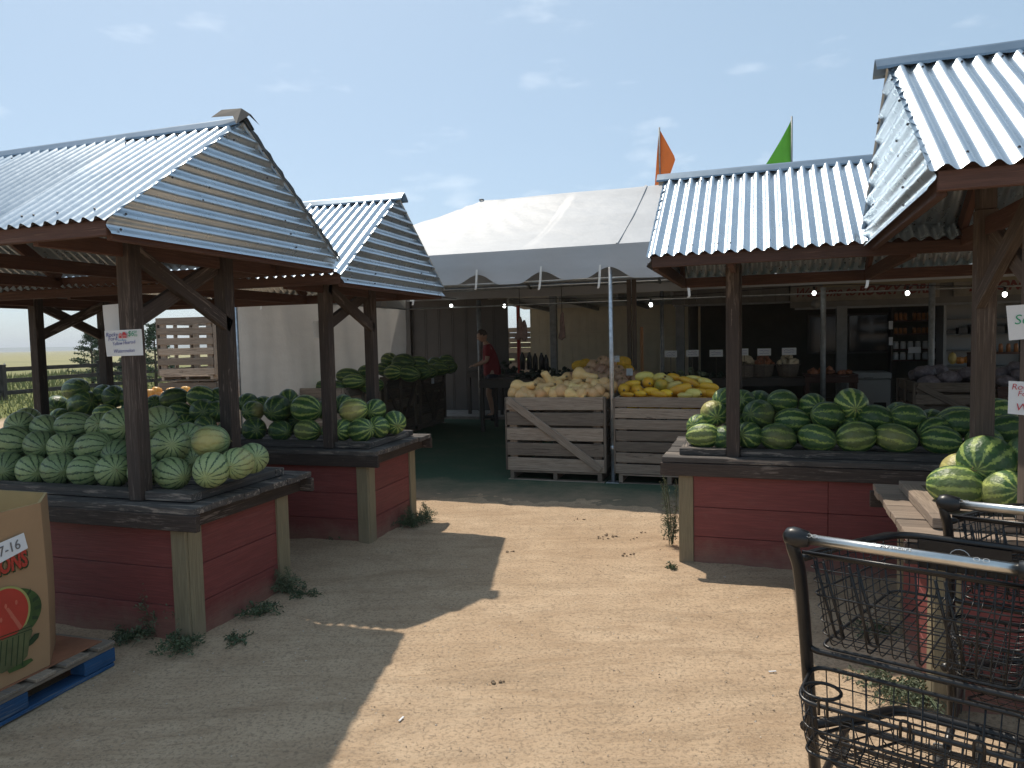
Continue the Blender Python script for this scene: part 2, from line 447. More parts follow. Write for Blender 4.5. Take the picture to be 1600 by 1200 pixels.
STRAP = plain("white_strap", (0.66, 0.64, 0.60), 0.7)
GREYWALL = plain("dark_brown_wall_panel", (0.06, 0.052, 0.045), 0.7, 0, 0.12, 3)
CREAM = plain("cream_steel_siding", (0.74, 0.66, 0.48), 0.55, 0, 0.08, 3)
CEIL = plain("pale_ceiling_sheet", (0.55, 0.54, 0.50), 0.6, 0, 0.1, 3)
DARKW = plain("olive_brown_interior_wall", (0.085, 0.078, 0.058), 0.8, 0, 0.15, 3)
TRIMW = plain("dirty_white_trim", (0.20, 0.205, 0.20), 0.6, 0, 0.15, 6)
HEADERP = plain("grey_header_panel", (0.15, 0.14, 0.125), 0.7, 0, 0.15, 4)
CONC = plain("concrete", (0.30, 0.27, 0.24), 0.9, 0, 0.2, 5, 0.3)
GLASSD = plain("dark_window_glass", (0.015, 0.017, 0.018), 0.12, 0, 0.1)
FREEZ = plain("white_enamel", (0.30, 0.31, 0.31), 0.4, 0, 0.06, 4)
REDPOST = plain("red_painted_post", (0.5, 0.06, 0.045), 0.5)
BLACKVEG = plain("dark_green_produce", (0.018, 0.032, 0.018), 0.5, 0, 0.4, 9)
BAGM = plain("netted_brown_bag", (0.30, 0.21, 0.19), 0.8, 0, 0.3, 14, 0.3)
SKIN = plain("skin", (0.42, 0.25, 0.17), 0.5, 0, 0.05)
SHIRT = plain("red_shirt", (0.22, 0.016, 0.022), 0.8, 0, 0.1)
SHORTS = plain("dark_shorts", (0.035, 0.035, 0.05), 0.85, 0, 0.1)
HAIR = plain("brown_hair", (0.045, 0.028, 0.018), 0.7, 0, 0.3, 30)
JARA = plain("amber_preserve_jar", (0.34, 0.15, 0.06), 0.3, 0, 0.3)
ONION = plain("pale_onion_skin", (0.62, 0.52, 0.36), 0.45, 0, 0.25)
ONIONR = plain("brown_onion_skin", (0.30, 0.12, 0.06), 0.45, 0, 0.25)
LEAFY = plain("pale_leafy_greens", (0.20, 0.25, 0.15), 0.6, 0, 0.4, 9)
def bulb_mat():
    m, t, b, o = new_mat("lit_bulb_glass"); q = NT(t)
    e = q.n("Emission"); e.inputs['Color'].default_value = (0.95, 1.0, 0.95, 1); e.inputs['Strength'].default_value = 9
    q.l(e.outputs[0], o.inputs[0]); return m
BULB = bulb_mat()

# ------------------------------------------------------------------ ground
PHI = -0.318
OT = Vector((-3.6, 9.3, 0))
UT = Vector((math.cos(PHI), math.sin(PHI), 0)); VT = Vector((-math.sin(PHI), math.cos(PHI), 0))
def T(s, t, z=0.0): return OT + UT * s + VT * t + Vector((0, 0, z))
def toT(w):
    d = Vector(w) - OT; return Vector((d.dot(UT), d.dot(VT), w[2]))
def at_t(px, py, t):
    r = survey_ray(px, py); e = Vector((0, 0, EYE))
    k = (t - (e - OT).dot(VT)) / r.dot(VT)
    return e + r * k

def ground_mat():
    m, t, b, o = new_mat("dirt_and_prairie"); q = NT(t)
    v = q.coords((1, 1, 1), False)
    sx = q.n("SeparateXYZ"); q.l(v, sx.inputs[0]); X, Y = sx.outputs[0], sx.outputs[1]
    big = q.noise(v, 0.5, 5, 0.6); mid = q.noise(v, 3.0, 6, 0.65); fine = q.noise(v, 60, 5, 0.75); grit = q.noise(v, 260, 3, 0.7)
    swirl = q.noise(q.coords((0.7, 1.9, 1), False), 1.1, 8, 0.72, 1.6)
    c = q.mix(q.ramp(mid, [(0.3, 0.0), (0.72, 1.0)]), (0.50, 0.36, 0.24), (0.63, 0.475, 0.325))
    c = q.mix(q.math('MULTIPLY', q.ramp(swirl, [(0.5, 0.0), (0.68, 1.0)]), 0.62), c, (0.33, 0.225, 0.14))
    c = q.mix(q.math('MULTIPLY', q.ramp(big, [(0.42, 0.0), (0.62, 1.0)]), 0.5), c, (0.42, 0.29, 0.18))
    c = q.mix(q.math('MULTIPLY', q.ramp(fine, [(0.40, 1.0), (0.50, 0.0)]), 0.60), c, (0.22, 0.165, 0.115))
    c = q.mix(q.math('MULTIPLY', q.ramp(grit, [(0.60, 0.0), (0.70, 1.0)]), 0.5), c, (0.78, 0.70, 0.60))
    mpr = q.n("Mapping"); mpr.inputs['Rotation'].default_value = (0, 0, 0.55); mpr.inputs['Scale'].default_value = (0.35, 3.2, 1); q.l(v, mpr.inputs['Vector'])
    strk = q.noise(mpr.outputs[0], 2.2, 7, 0.75, 0.8)
    c = q.mix(q.math('MULTIPLY', q.ramp(strk, [(0.50, 0.0), (0.66, 1.0)]), 0.42), c, (0.34, 0.235, 0.15))
    # prairie beyond the yard: line running along the fence side
    d = q.math('ADD', q.math('MULTIPLY', X, -0.92), q.math('MULTIPLY', Y, 0.39))
    d = q.math('ADD', d, q.math('MULTIPLY', q.math('SUBTRACT', big, 0.5), 2.0))
    gm = q.ramp(q.math('MULTIPLY', d, 0.02), [(0.345, 0.0), (0.362, 1.0)])
    gn = q.noise(v, 1.1, 6, 0.75); gl = q.noise(q.coords((0.02, 0.12, 1), False), 1.0, 5, 0.6)
    gc = q.mix(q.ramp(gn, [(0.35, 0.0), (0.7, 1.0)]), (0.115, 0.135, 0.035), (0.22, 0.215, 0.075))
    far = q.ramp(q.math('MULTIPLY', d, 0.01), [(0.28, 0.0), (0.8, 1.0)])
    gc = q.mix(far, gc, q.mix(q.ramp(gl, [(0.4, 0.0), (0.65, 1.0)]), (0.36, 0.31, 0.16), (0.24, 0.24, 0.12)))
    c = q.mix(gm, c, gc)
    q.l(c, b.inputs['Base Color']); b.inputs['Roughness'].default_value = 0.95; b.inputs['Specular IOR Level'].default_value = 0.15
    h = q.math('ADD', q.math('MULTIPLY', mid, 0.5), q.math('ADD', q.math('MULTIPLY', fine, 0.28), q.math('MULTIPLY', grit, 0.08)))
    h = q.math('ADD', h, q.math('MULTIPLY', swirl, 0.7)); h = q.math('SUBTRACT', h, q.math('MULTIPLY', strk, 0.7))
    q.bump(h, 0.75, 0.035, b)
    return m
GROUND = ground_mat()
def hgt(x, y):
    n = noise.noise(Vector((x * 1.1, y * 1.1, 0))) * 0.014 + noise.noise(Vector((x * 4.2, y * 4.2, 3))) * 0.010 + noise.noise(Vector((x * 13, y * 13, 7))) * 0.006
    rt_ = abs(((x * .55 + y * .83) * 1.35 + noise.noise(Vector((x * .6, y * .6, 5))) * .8) % 1.0 - .5); n -= .010 * max(0, .09 - rt_) / .09 * (noise.noise(Vector((x * .8, y * .5, 11))) > -.05)
    n += max(0, noise.noise(Vector((x * 2.0 + y * 0.8, y * 0.7 - x * .3, 9)))) * 0.012
    return n - 0.004
# one sheet: fine near the camera, coarse to the horizon
def axis(lo, hi, step, far):
    a = [lo + i * step for i in range(int((hi - lo) / step) + 1)]
    g = step; x = a[-1]
    while x < far: g *= 1.35; x += g; a.append(min(x, far))
    g = step; x = a[0]; pre = []
    while x > -far: g *= 1.35; x -= g; pre.append(max(x, -far))
    return pre[::-1] + a
xs = axis(-5.0, 4.6, 0.04, 6000); ys = axis(1.0, 9.6, 0.04, 6000)
V = []
for y in ys:
    for x in xs:
        near = max(0.0, 1 - max(0, abs(x) - 5) / 6) * max(0.0, 1 - max(0, y - 9) / 5)
        V.append((x, y, hgt(x, y) * near if near > 0 else -0.004 * 0))
nx = len(xs)
F = [(j * nx + i, j * nx + i + 1, (j + 1) * nx + i + 1, (j + 1) * nx + i) for j in range(len(ys) - 1) for i in range(nx - 1)]
g = mesh_obj("ground", V, F, GROUND, smooth=True); tag(g, kind='structure')

def turf_mat():
    m, t, b, o = new_mat("green_turf_carpet"); q = NT(t)
    v = q.coords((1, 1, 1), False); n = q.noise(v, 70, 4, 0.7); d = q.noise(v, 1.6, 6, 0.7)
    sx = q.n("SeparateXYZ"); q.l(v, sx.inputs[0])
    c = q.mix(q.ramp(n, [(0.3, 0.0), (0.7, 1.0)]), (0.045, 0.085, 0.055), (0.085, 0.135, 0.09))
    e = q.math('ADD', q.math('MULTIPLY', sx.outputs[1], 0.7), q.math('MULTIPLY', q.math('SUBTRACT', d, 0.5), 1.3))
    c = q.mix(q.ramp(e, [(0.05, 1.0), (0.75, 0.0)]), c, (0.33, 0.25, 0.175))
    c = q.mix(q.math('MULTIPLY', q.ramp(d, [(0.5, 0.0), (0.75, 1.0)]), 0.25), c, (0.2, 0.17, 0.13))
    q.l(c, b.inputs['Base Color']); b.inputs['Roughness'].default_value = 0.95; b.inputs['Specular IOR Level'].default_value = 0.1
    q.bump(n, 0.8, 0.01, b); return m
TURF = turf_mat()
tm = Matrix.Translation(T(0, -1.12, 0)) @ Matrix.Rotation(PHI, 4, 'Z')
Vv = []; Fv = []; nu, nv_ = 90, 40
for j in range(nv_ + 1):
    for i in range(nu + 1):
        s = i / nu * 13.0 + 0.3; t = j / nv_ * 7.0
        e = noise.noise(Vector((s * 1.3, 0, 5))) * 0.09 if j == 0 else 0
        w = T(0, -1.12) + UT * s + VT * (t + e)
        Vv.append((s, t + e, -.004 + .016 * min(1, t / .5) + 0.004 * noise.noise(Vector((s * 2, t * 2, 0)))))
Fv = [(j * (nu + 1) + i, j * (nu + 1) + i + 1, (j + 1) * (nu + 1) + i + 1, (j + 1) * (nu + 1) + i) for j in range(nv_) for i in range(nu)]
tag(mesh_obj("turf_carpet", Vv, Fv, TURF, smooth=True, matrix=tm), kind='structure')

# ------------------------------------------------------------------ market stalls
ZT, ZFB, PU, PV, BU, BV, TU, EU, EV, FU = 0.754, 0.624, 1.569, 0.421, 1.894, 0.456, 2.0, 2.027, 0.961, 1.89
TV0, TV1, FV0, FV1, ZF, PS = -0.50, 0.58, -0.40, 0.43, 0.80, 0.089
WL = 0.076; AMP = 0.0125
def corr_slope(name, parent, u0, u1, top, bot, lift=0.0, inv=1):
    """corrugated sheet: waves across u, running from top(v,z) down to bot(v,z)"""
    n = int((u1 - u0) / WL * 8); tv, tz = top; bv_, bz = bot
    dv, dz = bv_ - tv, bz - tz; L = math.hypot(dv, dz); nv, nz = -dz / L, dv / L
    if nz < 0: nv, nz = -nv, -nz
    V = []; K = 5
    for k in range(K + 1):
        f = k / K
        for i in range(n + 1):
            u = u0 + (u1 - u0) * i / n
            h = AMP * math.cos(2 * math.pi * u / WL) + lift + 0.004 * noise.noise(Vector((u * 1.7, f * 3, tv * 5 + u0)))
            e = (0.006 * noise.noise(Vector((u * 3, 1, u0)))) * f
            V.append((u, tv + dv * (f + e) + nv * h, tz + dz * (f + e) + nz * h))
    F = [(k * (n + 1) + i, k * (n + 1) + i + 1, (k + 1) * (n + 1) + i + 1, (k + 1) * (n + 1) + i) for k in range(K) for i in range(n)]
    return mesh_obj(name, V, F, GALV, parent, smooth=True)
def corr_gable(parent, u, zb, ze, zr, sgn):
    WL = .084; AMP = .0145
    V = []; F = []; rows = int((zr - zb) / WL * 8)
    C = 8
    for j in range(rows + 1):
        z = zb + (zr - 0.012 - zb) * j / rows
        f = 1.0 if z <= ze else (zr - z) / (zr - ze)
        hv = (EV - 0.012) * f
        for c in range(C + 1):
            v = -hv + 2 * hv * c / C
            du = AMP * math.cos(2 * math.pi * (z - zb) / WL) + 0.002 * noise.noise(Vector((v * 2, z * 2, u)))
            V.append((u + sgn * du, v, z))
    for j in range(rows):
        for c in range(C):
            F.append((j * (C + 1) + c, j * (C + 1) + c + 1, (j + 1) * (C + 1) + c + 1, (j + 1) * (C + 1) + c))
    return mesh_obj("gable_panel", V, F, GALV, parent, smooth=True)

def stall(x, y, a, dze, dzr, label, wood_top=None, postm=None, torn=False):
    wood_top = wood_top or STAIN_TOP; postm = postm or STAIN
    r = empty("market_stall", (x, y, 0), a, label, "market stall", "roofed melon stalls around the yard")
    ZE, ZR = 2.148 + dze, 2.834 + dzr
    # base
    block("base_core", (-BU + .045, -BV + .045, 0.0), (BU - .045, BV - .045, ZFB), REDPAINT, r)
    zs = [-0.02, 0.19, 0.40, 0.6235]
    for i in range(3):
        z0, z1 = zs[i], zs[i + 1] - 0.0035
        for sv in (-1, 1):
            cuts = [-BU + .10, -0.92, 0.30, BU - .10]
            for k in range(3):
                v = sv * (BV - 0.024)
                block("siding_board", (cuts[k] + .0015, v - .008, z0), (cuts[k + 1] - .0015, v + .008, z1), REDPAINT, r, bev=0.002)
        for su in (-1, 1):
            u = su * (BU - 0.024)
            block("siding_board", (u - .008, -BV + .10, z0), (u + .008, BV - .10, z1), REDPAINT, r, bev=0.002)
    for su in (-1, 1):
        for sv in (-1, 1):
            u = su * BU; v = sv * BV
            board("corner_trim", (u - su * .053, v - sv * .010, -0.03), (u - su * .053, v - sv * .010, ZFB), .098, .020, TAN, r, upv=(0, 1, 0))
            board("corner_trim", (u - su * .010, v - sv * .071, -0.03), (u - su * .010, v - sv * .071, ZFB), .020, .1, TAN, r, upv=(0, 1, 0))
    # fascia round the table
    for v, w in ((TV0 + .012, 1), (TV1 - .02, 1)):
        board("fascia_board", (-TU - .012, v, .6705), (TU + .012, v, .6705), .034, .089, STAIN, r)
    for su in (-1, 1):
        board("fascia_board", (su * (BU + .018), TV0 + .032, .672), (su * (BU + .018), TV1 - .04, .672), .032, .086, STAIN, r)
    # planks
    n = 8; w = (TV1 - TV0) / n
    for i in range(n):
        v = TV0 + (i + .5) * w; j = random.uniform(-.007, .007); dz = random.uniform(-.003, .003)
        cut = random.uniform(-.6, .6)
        board("plank", (-TU + j, v, ZT - .019 + dz), (cut - .002, v, ZT - .019 + dz), w - .005, .036, wood_top, r)
        board("plank", (cut + .002, v, ZT - .019 + dz), (TU + j, v, ZT - .019 + dz), w - .005, .036, wood_top, r)
    # melon kerb frame
    zf = (ZT + ZF) / 2 + .004; hf = ZF - ZT
    pin = PU - PS
    for v, nm in ((FV0 + .044, 0), (FV1 - .044, 0)):
        for u0, u1 in ((-FU, -PU - .003), (-pin + .003, pin - .003), (PU + .003, FU)):
            board("kerb_board", (u0, v, zf), (u1, v, zf), .086, hf, wood_top, r)
    for su in (-1, 1):
        board("kerb_board", (su * (FU - .045), FV0 + .091, zf), (su * (FU - .045), FV1 - .091, zf), .086, hf, wood_top, r)
    # posts
    ptop = ZE + .028
    for su in (-1, 1):
        for sv in (-1, 1):
            board("post", (su * (PU - PS / 2), sv * (PV - PS / 2), ZT), (su * (PU - PS / 2), sv * (PV - PS / 2), ptop), PS, PS, postm, r, upv=(0, 1, 0), bev=.004)
        board('post_head', (su * (PU - PS / 2), PV - PS / 2, ptop + .002), (su * (PU - PS / 2), PV - PS / 2, ZE + .19), PS - .01, PS - .01, postm, r, upv=(0, 1, 0))
        # crossed braces
        for k, sg in ((0, 1), (1, -1)):
            uu = su * (PU - .02 - .047 * k)
            board("brace", (uu, -sg * (PV - .03), ZE - .05), (uu, sg * (PV - .04), 1.73), .040, .089, postm, r)
    # roof timber
    for sv in (-1, 1):
        zb_ = ZE + (.085 if sv < 0 else .25)
        board("beam", (-EU + .06, sv * (PV - .044), zb_), (EU - .06, sv * (PV - .044), zb_), .05, .11, REDWOOD, r)
        eh = .07 if sv < 0 else .085
        board("eave_board", (-EU + .03, sv * (EV - .03), ZE - .012 - eh / 2), (EU - .03, sv * (EV - .03), ZE - .012 - eh / 2), .032, eh, REDWOOD, r)
    for u in (-EU + .05, -PU + .05, -.52, .52, PU - .05, EU - .05):
        board("tie_beam", (u, -EV + .048, ZE - .055), (u, EV - .048, ZE - .055), .036, .085, REDWOOD, r)
        for sv in (-1, 1):
            board("rafter", (u, sv * (EV - .06), ZE - .02), (u, sv * .02, ZR - .085), .036, .085, REDWOOD, r)
    board("ridge_beam", (-EU + .06, 0, ZR - .10), (EU - .06, 0, ZR - .10), .036, .11, REDWOOD, r)
    # roof sheets
    k = 5; wd = round(2 * EU / k / WL) * WL
    for sv in (-1, 1):
        for i in range(k):
            u0 = -EU + i * (2 * EU) / k; u1 = -EU + (i + 1) * (2 * EU) / k + (.05 if i < k - 1 else 0)
            corr_slope("roof_sheet", r, u0, u1, (0, ZR), (sv * (EV + .012), ZE - .008), 0.007 * (i % 2))
    for su in (-1, 1):
        corr_gable(r, su * (EU - .012), ZE - .075, ZE, ZR, su)
        # flat edge flashing on the gable slopes
    # ridge cap
    def cap(u0, u1, nm="ridge_cap"):
        V = []; F = []
        prof = [(-.068, -.056), (-.064, -.044), (-.020, -.002), (0, .010), (.020, -.002), (.064, -.044), (.068, -.056)]
        N = 40
        for i in range(N + 1):
            u = u0 + (u1 - u0) * i / N; wob = .004 * noise.noise(Vector((u * 4, 0, x)))
            for v, z in prof: V.append((u, v, ZR + .016 + z + wob * (1 if abs(v) > .05 else .3) + (.004 * math.cos(2 * math.pi * u / WL) if abs(v) > .066 else 0)))
        m_ = len(prof)
        F = [(i * m_ + j, i * m_ + j + 1, (i + 1) * m_ + j + 1, (i + 1) * m_ + j) for i in range(N) for j in range(m_ - 1)]
        o = mesh_obj(nm, V, F, CAPM, r, smooth=False)
        md = o.modifiers.new("t", 'SOLIDIFY'); md.thickness = .002
    cap(-EU - .05, .03); cap(.01, EU + (.02 if torn else .05))
    # screws
    G = Geo()
    sl = math.hypot(EV, ZR - ZE)
    for su in (-1, 1):
        for _ in range(16):
            z = ZE - .05 + WL * random.randint(0, 8); f = 1 if z < ZE else (ZR - z) / (ZR - ZE)
            if f < .1: continue
            v = random.choice((-1, 1)) * f * EV * random.choice((.93, .5))
            G.add(*ico_geo((su * (EU + .0005), v, z), .0065, 1))
    for sv in (-1, 1):
        for i in range(0, 52, 2):
            u = -EU + .038 + i * WL + random.choice((0, WL))
            if abs(u) > EU - .02: continue
            u = round(u / WL) * WL
            for f in (.13, .95):
                G.add(*ico_geo((u, sv * EV * f, ZR + (ZE - ZR) * f + .016), .006, 1))
    G.build("screw", SCREW, r)["kind"] = "stuff"
    pass
    for ch in r.children:
        if ch.name.startswith("screw"): ch['kind'] = 'stuff'
    if torn:
        # torn flashing curling off the back edge of the gable
        P = [(EU - .10, -.05, ZR + .035), (EU + .0, -.02, ZR + .055), (EU + .02, .03, ZR + .03)]
        V = []; F = []; N = 26
        for i in range(N + 1):
            f = i / N; v = .0 + (EV + .01) * f; z = ZR + .02 + (ZE - ZR - .02) * f
            w0 = .05 + .012 * noise.noise(Vector((f * 9, 0, 0)))
            V += [(EU + .005 + .006 * math.sin(f * 60), v, z + .012), (EU + .012, v - .004, z + .012 - w0 * .6), (EU - .035, v + .006, z + .02)]
        for i in range(N):
            F += [(3 * i, 3 * i + 1, 3 * i + 4, 3 * i + 3), (3 * i, 3 * i + 3, 3 * i + 5, 3 * i + 2)]
        mesh_obj("edge_flashing", V, F, TORN, r)
        V = [(EU - .16, -.075, ZR + .02), (EU - .13, -.02, ZR + .075), (EU - .01, .0, ZR + .075), (EU + .035, .10, ZR + .0), (EU + .03, .03, ZR + .045), (EU + .03, -.10, ZR - .045), (EU - .03, -.05, ZR + .02)]
        mesh_obj("torn_cap_end", V, [(0, 1, 2, 6), (2, 4, 5, 6), (2, 3, 4)], TORN, r)
        board("new_rafter_block", (EU - .10, .28, ZE + .03), (EU - .10, .42, ZE + .03), .05, .10, NEWWOOD, r)
    return r
ST = {
 'A': (-3.4268, 4.803, -0.3175), 'B': (-2.8425, 6.5975, -0.2926), 'C': (3.0986, 4.8115, -0.3322), 'D': (3.6948, 2.7454, -0.342)}
stA = stall(*ST['A'], .049, .047, "front left stall holding the pale striped melons, with torn black ridge flashing", torn=True)
stB = stall(*ST['B'], -.039, -.024, "rear left stall holding dark melons, half hidden behind the front left one")
stC = stall(*ST['C'], -.028, -.038, "right stall facing the camera with a long front full of dark green melons")
stD = stall(*ST['D'], .019, .015, "near right stall behind the shopping carts, cut by the photo's edge", GREYPLANK, POSTGREY)
def SL(st, u, v, z):
    x, y, a = ST[st]; return Vector((x + u * math.cos(a) - v * math.sin(a), y + u * math.sin(a) + v * math.cos(a), z))
def at_v(st, px, py, v):
    x, y, a = ST[st]; nrm = Vector((-math.sin(a), math.cos(a), 0)); r = survey_ray(px, py); e = Vector((0, 0, EYE))
    k = (v - (e - Vector((x, y, 0))).dot(nrm)) / r.dot(nrm)
    return e + r * k

# ------------------------------------------------------------------ melons
def melon_mesh(name, mat, seed, egg):
    V = []; F = []; NS, NR = 36, 22
    rnd = random.Random(seed)
    lob = [rnd.uniform(-.012, .012) for _ in range(6)]
    for j in range(NR + 1):
        th = math.pi * j / NR; z = math.cos(th); rr = math.sin(th) * (1 + egg * z)
        if j in (0, NR):
            V.append((0, 0, z * .985)); continue
        for i in range(NS):
            an = 2 * math.pi * i / NS
            k = 1 + lob[0] * math.cos(an * 2 + 1) + lob[1] * math.cos(an * 3 + z) + .006 * math.cos(an * 10) * math.sin(th)
            V.append((rr * k * math.cos(an), rr * k * math.sin(an), z * (1 - .015 * (abs(z) > .97))))
    for i in range(NS): F.append((0, 1 + i, 1 + (i + 1) % NS))
    for j in range(NR - 2):
        for i in range(NS):
            a = 1 + j * NS + i; b = 1 + j * NS + (i + 1) % NS
            F.append((a, a + NS, b + NS, b))
    L = len(V) - 1; o = 1 + (NR - 2) * NS
    for i in range(NS): F.append((o + i, L, o + (i + 1) % NS))
    me = bpy.data.meshes.new(name); me.from_pydata(V, [], F); me.materials.append(mat)
    for p in me.polygons: p.use_smooth = True
    me.update(); return me
MM = {k: [melon_mesh("watermelon", m, s, e) for s, e in ((1, 0), (2, .05), (3, -.03))] for k, m in (('p', MPALE), ('d', MDARK), ('m', MMID))}
LOOK = {'p': 'pale striped', 'd': 'dark green', 'm': 'striped green'}
ORD = ['first', 'second', 'third', 'fourth', 'fifth', 'sixth', 'seventh', 'eighth', 'ninth', 'tenth', 'eleventh', 'twelfth', 'thirteenth', 'fourteenth', 'fifteenth', 'sixteenth', 'seventeenth', 'eighteenth', 'nineteenth', 'twentieth'] + ['twenty-' + w for w in ('first', 'second', 'third', 'fourth', 'fifth', 'sixth', 'seventh', 'eighth', 'ninth')] + ['thirtieth', 'thirty-first', 'thirty-second']
_stem = []
def stem_mesh():
    if not _stem:
        V, F = tube_geo(bez([(0, 0, .96), (.01, .02, 1.05), (.06, .05, 1.12), (.13, .03, 1.13), (.16, -.03, 1.08)], 3), .022, 5, radii=[.03] + [.018] * 12)
        me = bpy.data.meshes.new("stem"); me.from_pydata([tuple(v) for v in V], [], F); me.materials.append(STEM); _stem.append(me)
        for p in me.polygons: p.use_smooth = True
    return _stem[0]
def put_melon(c, axis, a, b, kind, spot=0.0, spin=None):
    o = bpy.data.objects.new("watermelon", random.choice(MM[kind])); link(o)
    z = Vector(axis).normalized(); q = z.to_track_quat('Z', 'Y').to_matrix().to_4x4()
    sp = random.uniform(0, 6.28) if spin is None else spin
    o.matrix_basis = Matrix.Translation(c) @ q @ Matrix.Rotation(sp, 4, 'Z') @ Matrix.Diagonal((b, b, a, 1))
    o['spot'] = spot
    if random.random() < .35:
        st = bpy.data.objects.new("stem", stem_mesh()); link(st, o)
    return o
def melon_row(st, rowname, v, items, stallname):
    """items: (px, py, rx, ry, kind[, spot[, extra words]]); v: stall depth of the row"""
    x, y, an = ST[st]; Uv = Vector((math.cos(an), math.sin(an), 0)); Vv = Vector((-math.sin(an), math.cos(an), 0))
    items = sorted(items, key=lambda i: i[0])
    for k, it in enumerate(items):
        px, py, rx, ry, kind = it[:5]; spot = it[5] if len(it) > 5 else 0.0; words = it[6] if len(it) > 6 else None
        vv = it[7] if len(it) > 7 else v
        c = at_v(st, px, py, vv); d = c.y * 1.0
        A, B = rx * d / FPX, ry * d / FPX
        B = max(min(B * 1.05, .155), .088); A = max(min(A, .19), .095)
        if A / B > 1.17:
            ax = Uv + Vv * random.uniform(-.5, .5) + Vector((0, 0, random.uniform(-.22, .22))); a_, b_ = A * 1.0, B * 1.05
        else:
            m_ = (A + B) / 2; tc_ = (Vector((0, 0, EYE)) - c).normalized()
            ax = tc_ + Uv * random.uniform(-.55, .55) + Vector((0, 0, random.uniform(-.35, .25))); a_, b_ = m_ * 1.13, m_
        zmin = ZT + b_ * .97
        if c.z < zmin: c.z = zmin
        spin = None
        o = put_melon(c, ax, a_, b_, kind, spot, spin)
        if spot > 0:   # turn the field spot to the viewer
            loc = o.matrix_basis.to_3x3().inverted() @ (Vector((0, 0, EYE)) - c); sp = math.atan2(loc.y, loc.x)
            o.matrix_basis = o.matrix_basis @ Matrix.Rotation(sp, 4, 'Z')
        lab = f"{LOOK[kind]} watermelon, {words}" if words else f"{LOOK[kind]} watermelon, {ORD[k]} from left in the {rowname}"
        tag(o, f"{lab}, {stallname} stall", "watermelon", f"watermelons on the {stallname} stall")
def z2(l): return [(a * .3375, 440 + b * .3375, c * .3375, d * .3375, *r) for a, b, c, d, *r in l]
def z5(l): return [(360 + a * .25, 560 + b * .25, c * .25, d * .25, *r) for a, b, c, d, *r in l]
def z8(l): return [(1000 + a * .25, 560 + b * .25, c * .25, d * .25, *r) for a, b, c, d, *r in l]
melon_row('A', "bottom row", -.24, z2([(-90, 862, 75, 66, 'p'), (35, 862, 76, 72, 'p'), (152, 872, 76, 65, 'p'), (272, 868, 80, 68, 'p'), (400, 876, 84, 68, 'p'), (525, 876, 80, 74, 'p'),
   (670, 880, 62, 68, 'p'), (800, 888, 94, 70, 'p'), (980, 870, 88, 74, 'p', 0, None), (1100, 840, 70, 66, 'p', .35, "yellowish side, second from the right end", -.12), (1168, 818, 66, 62, 'p', 0, "last at the right end", .02)]), "front left")
melon_row('A', "middle layer", -.10, z2([(-70, 740, 85, 66, 'p'), (60, 742, 86, 68, 'p'), (185, 757, 84, 62, 'p'), (292, 768, 72, 58, 'p'), (435, 768, 92, 68, 'p'), (545, 800, 70, 55, 'p'),
   (715, 800, 60, 60, 'p'), (790, 758, 90, 74, 'p'), (975, 740, 86, 70, 'p', 1.0, "with a big cream yellow patch facing out"), (885, 830, 60, 60, 'p', 0, "wedged low behind the front pair", .02), (870, 720, 56, 52, 'p', 0, "tucked behind the cream patched one", .12)]), "front left")
melon_row('A', "top layer", .06, z2([(95, 665, 70, 55, 'p'), (212, 680, 84, 54, 'p'), (345, 668, 94, 60, 'p'), (555, 668, 86, 78, 'p'), (742, 652, 78, 74, 'p', .25), (468, 672, 62, 54, 'p')]), "front left")
melon_row('A', "hidden back row", .26, z2([(-60, 780, 80, 66, 'p'), (130, 770, 80, 66, 'p'), (330, 760, 80, 66, 'p'), (520, 750, 80, 66, 'p'), (700, 745, 80, 66, 'p'), (900, 735, 72, 66, 'p'), (128, 642, 48, 40, 'p', 0.3)]), "front left")
melon_row('B', "heap behind the pale melons", .05, z2([(350, 498, 75, 46, 'd', 0, "topmost beside the left rear post"), (384, 568, 90, 57, 'd', 0, "just under the topmost at the left end"),
   (264, 578, 48, 52, 'd', 0, None, .1), (482, 522, 55, 42, 'd', 0, None, .15), (528, 532, 48, 52, 'd'), (490, 612, 62, 40, 'm', .0, None, -.1), (280, 632, 48, 32, 'd', 0, None, -.12),
   (806, 540, 66, 44, 'd', .15), (932, 536, 66, 50, 'm'), (835, 603, 56, 42, 'm', 0, None, -.05), (940, 602, 60, 56, 'd', 0, None, -.1), (858, 664, 52, 36, 'm', 0, None, -.2), (952, 668, 56, 36, 'd', 0, None, -.22), (1008, 602, 46, 52, 'd', .2, None, -.05), (718, 568, 46, 34, 'd', 0, None, .2), (1012, 535, 40, 38, 'd', 0, None, .15), (620, 600, 60, 50, 'd'), (600, 540, 55, 44, 'd', 0, None, .1)]), "rear left")
melon_row('B', "bottom row", -.24, z5([(-10, 450, 75, 64, 'd'), (148, 443, 80, 68, 'd'), (310, 452, 84, 62, 'd'), (482, 452, 90, 65, 'm', .3), (640, 452, 75, 62, 'd'), (700, 448, 60, 62, 'm', 0, "small one showing just right of the front post"), (815, 450, 94, 70, 'm'), (925, 430, 68, 66, 'm', 0, "fine striped, second from the right end", -.08), (1026, 400, 60, 74, 'm', 0, "upright one closing the right end", .08)]), "rear left")
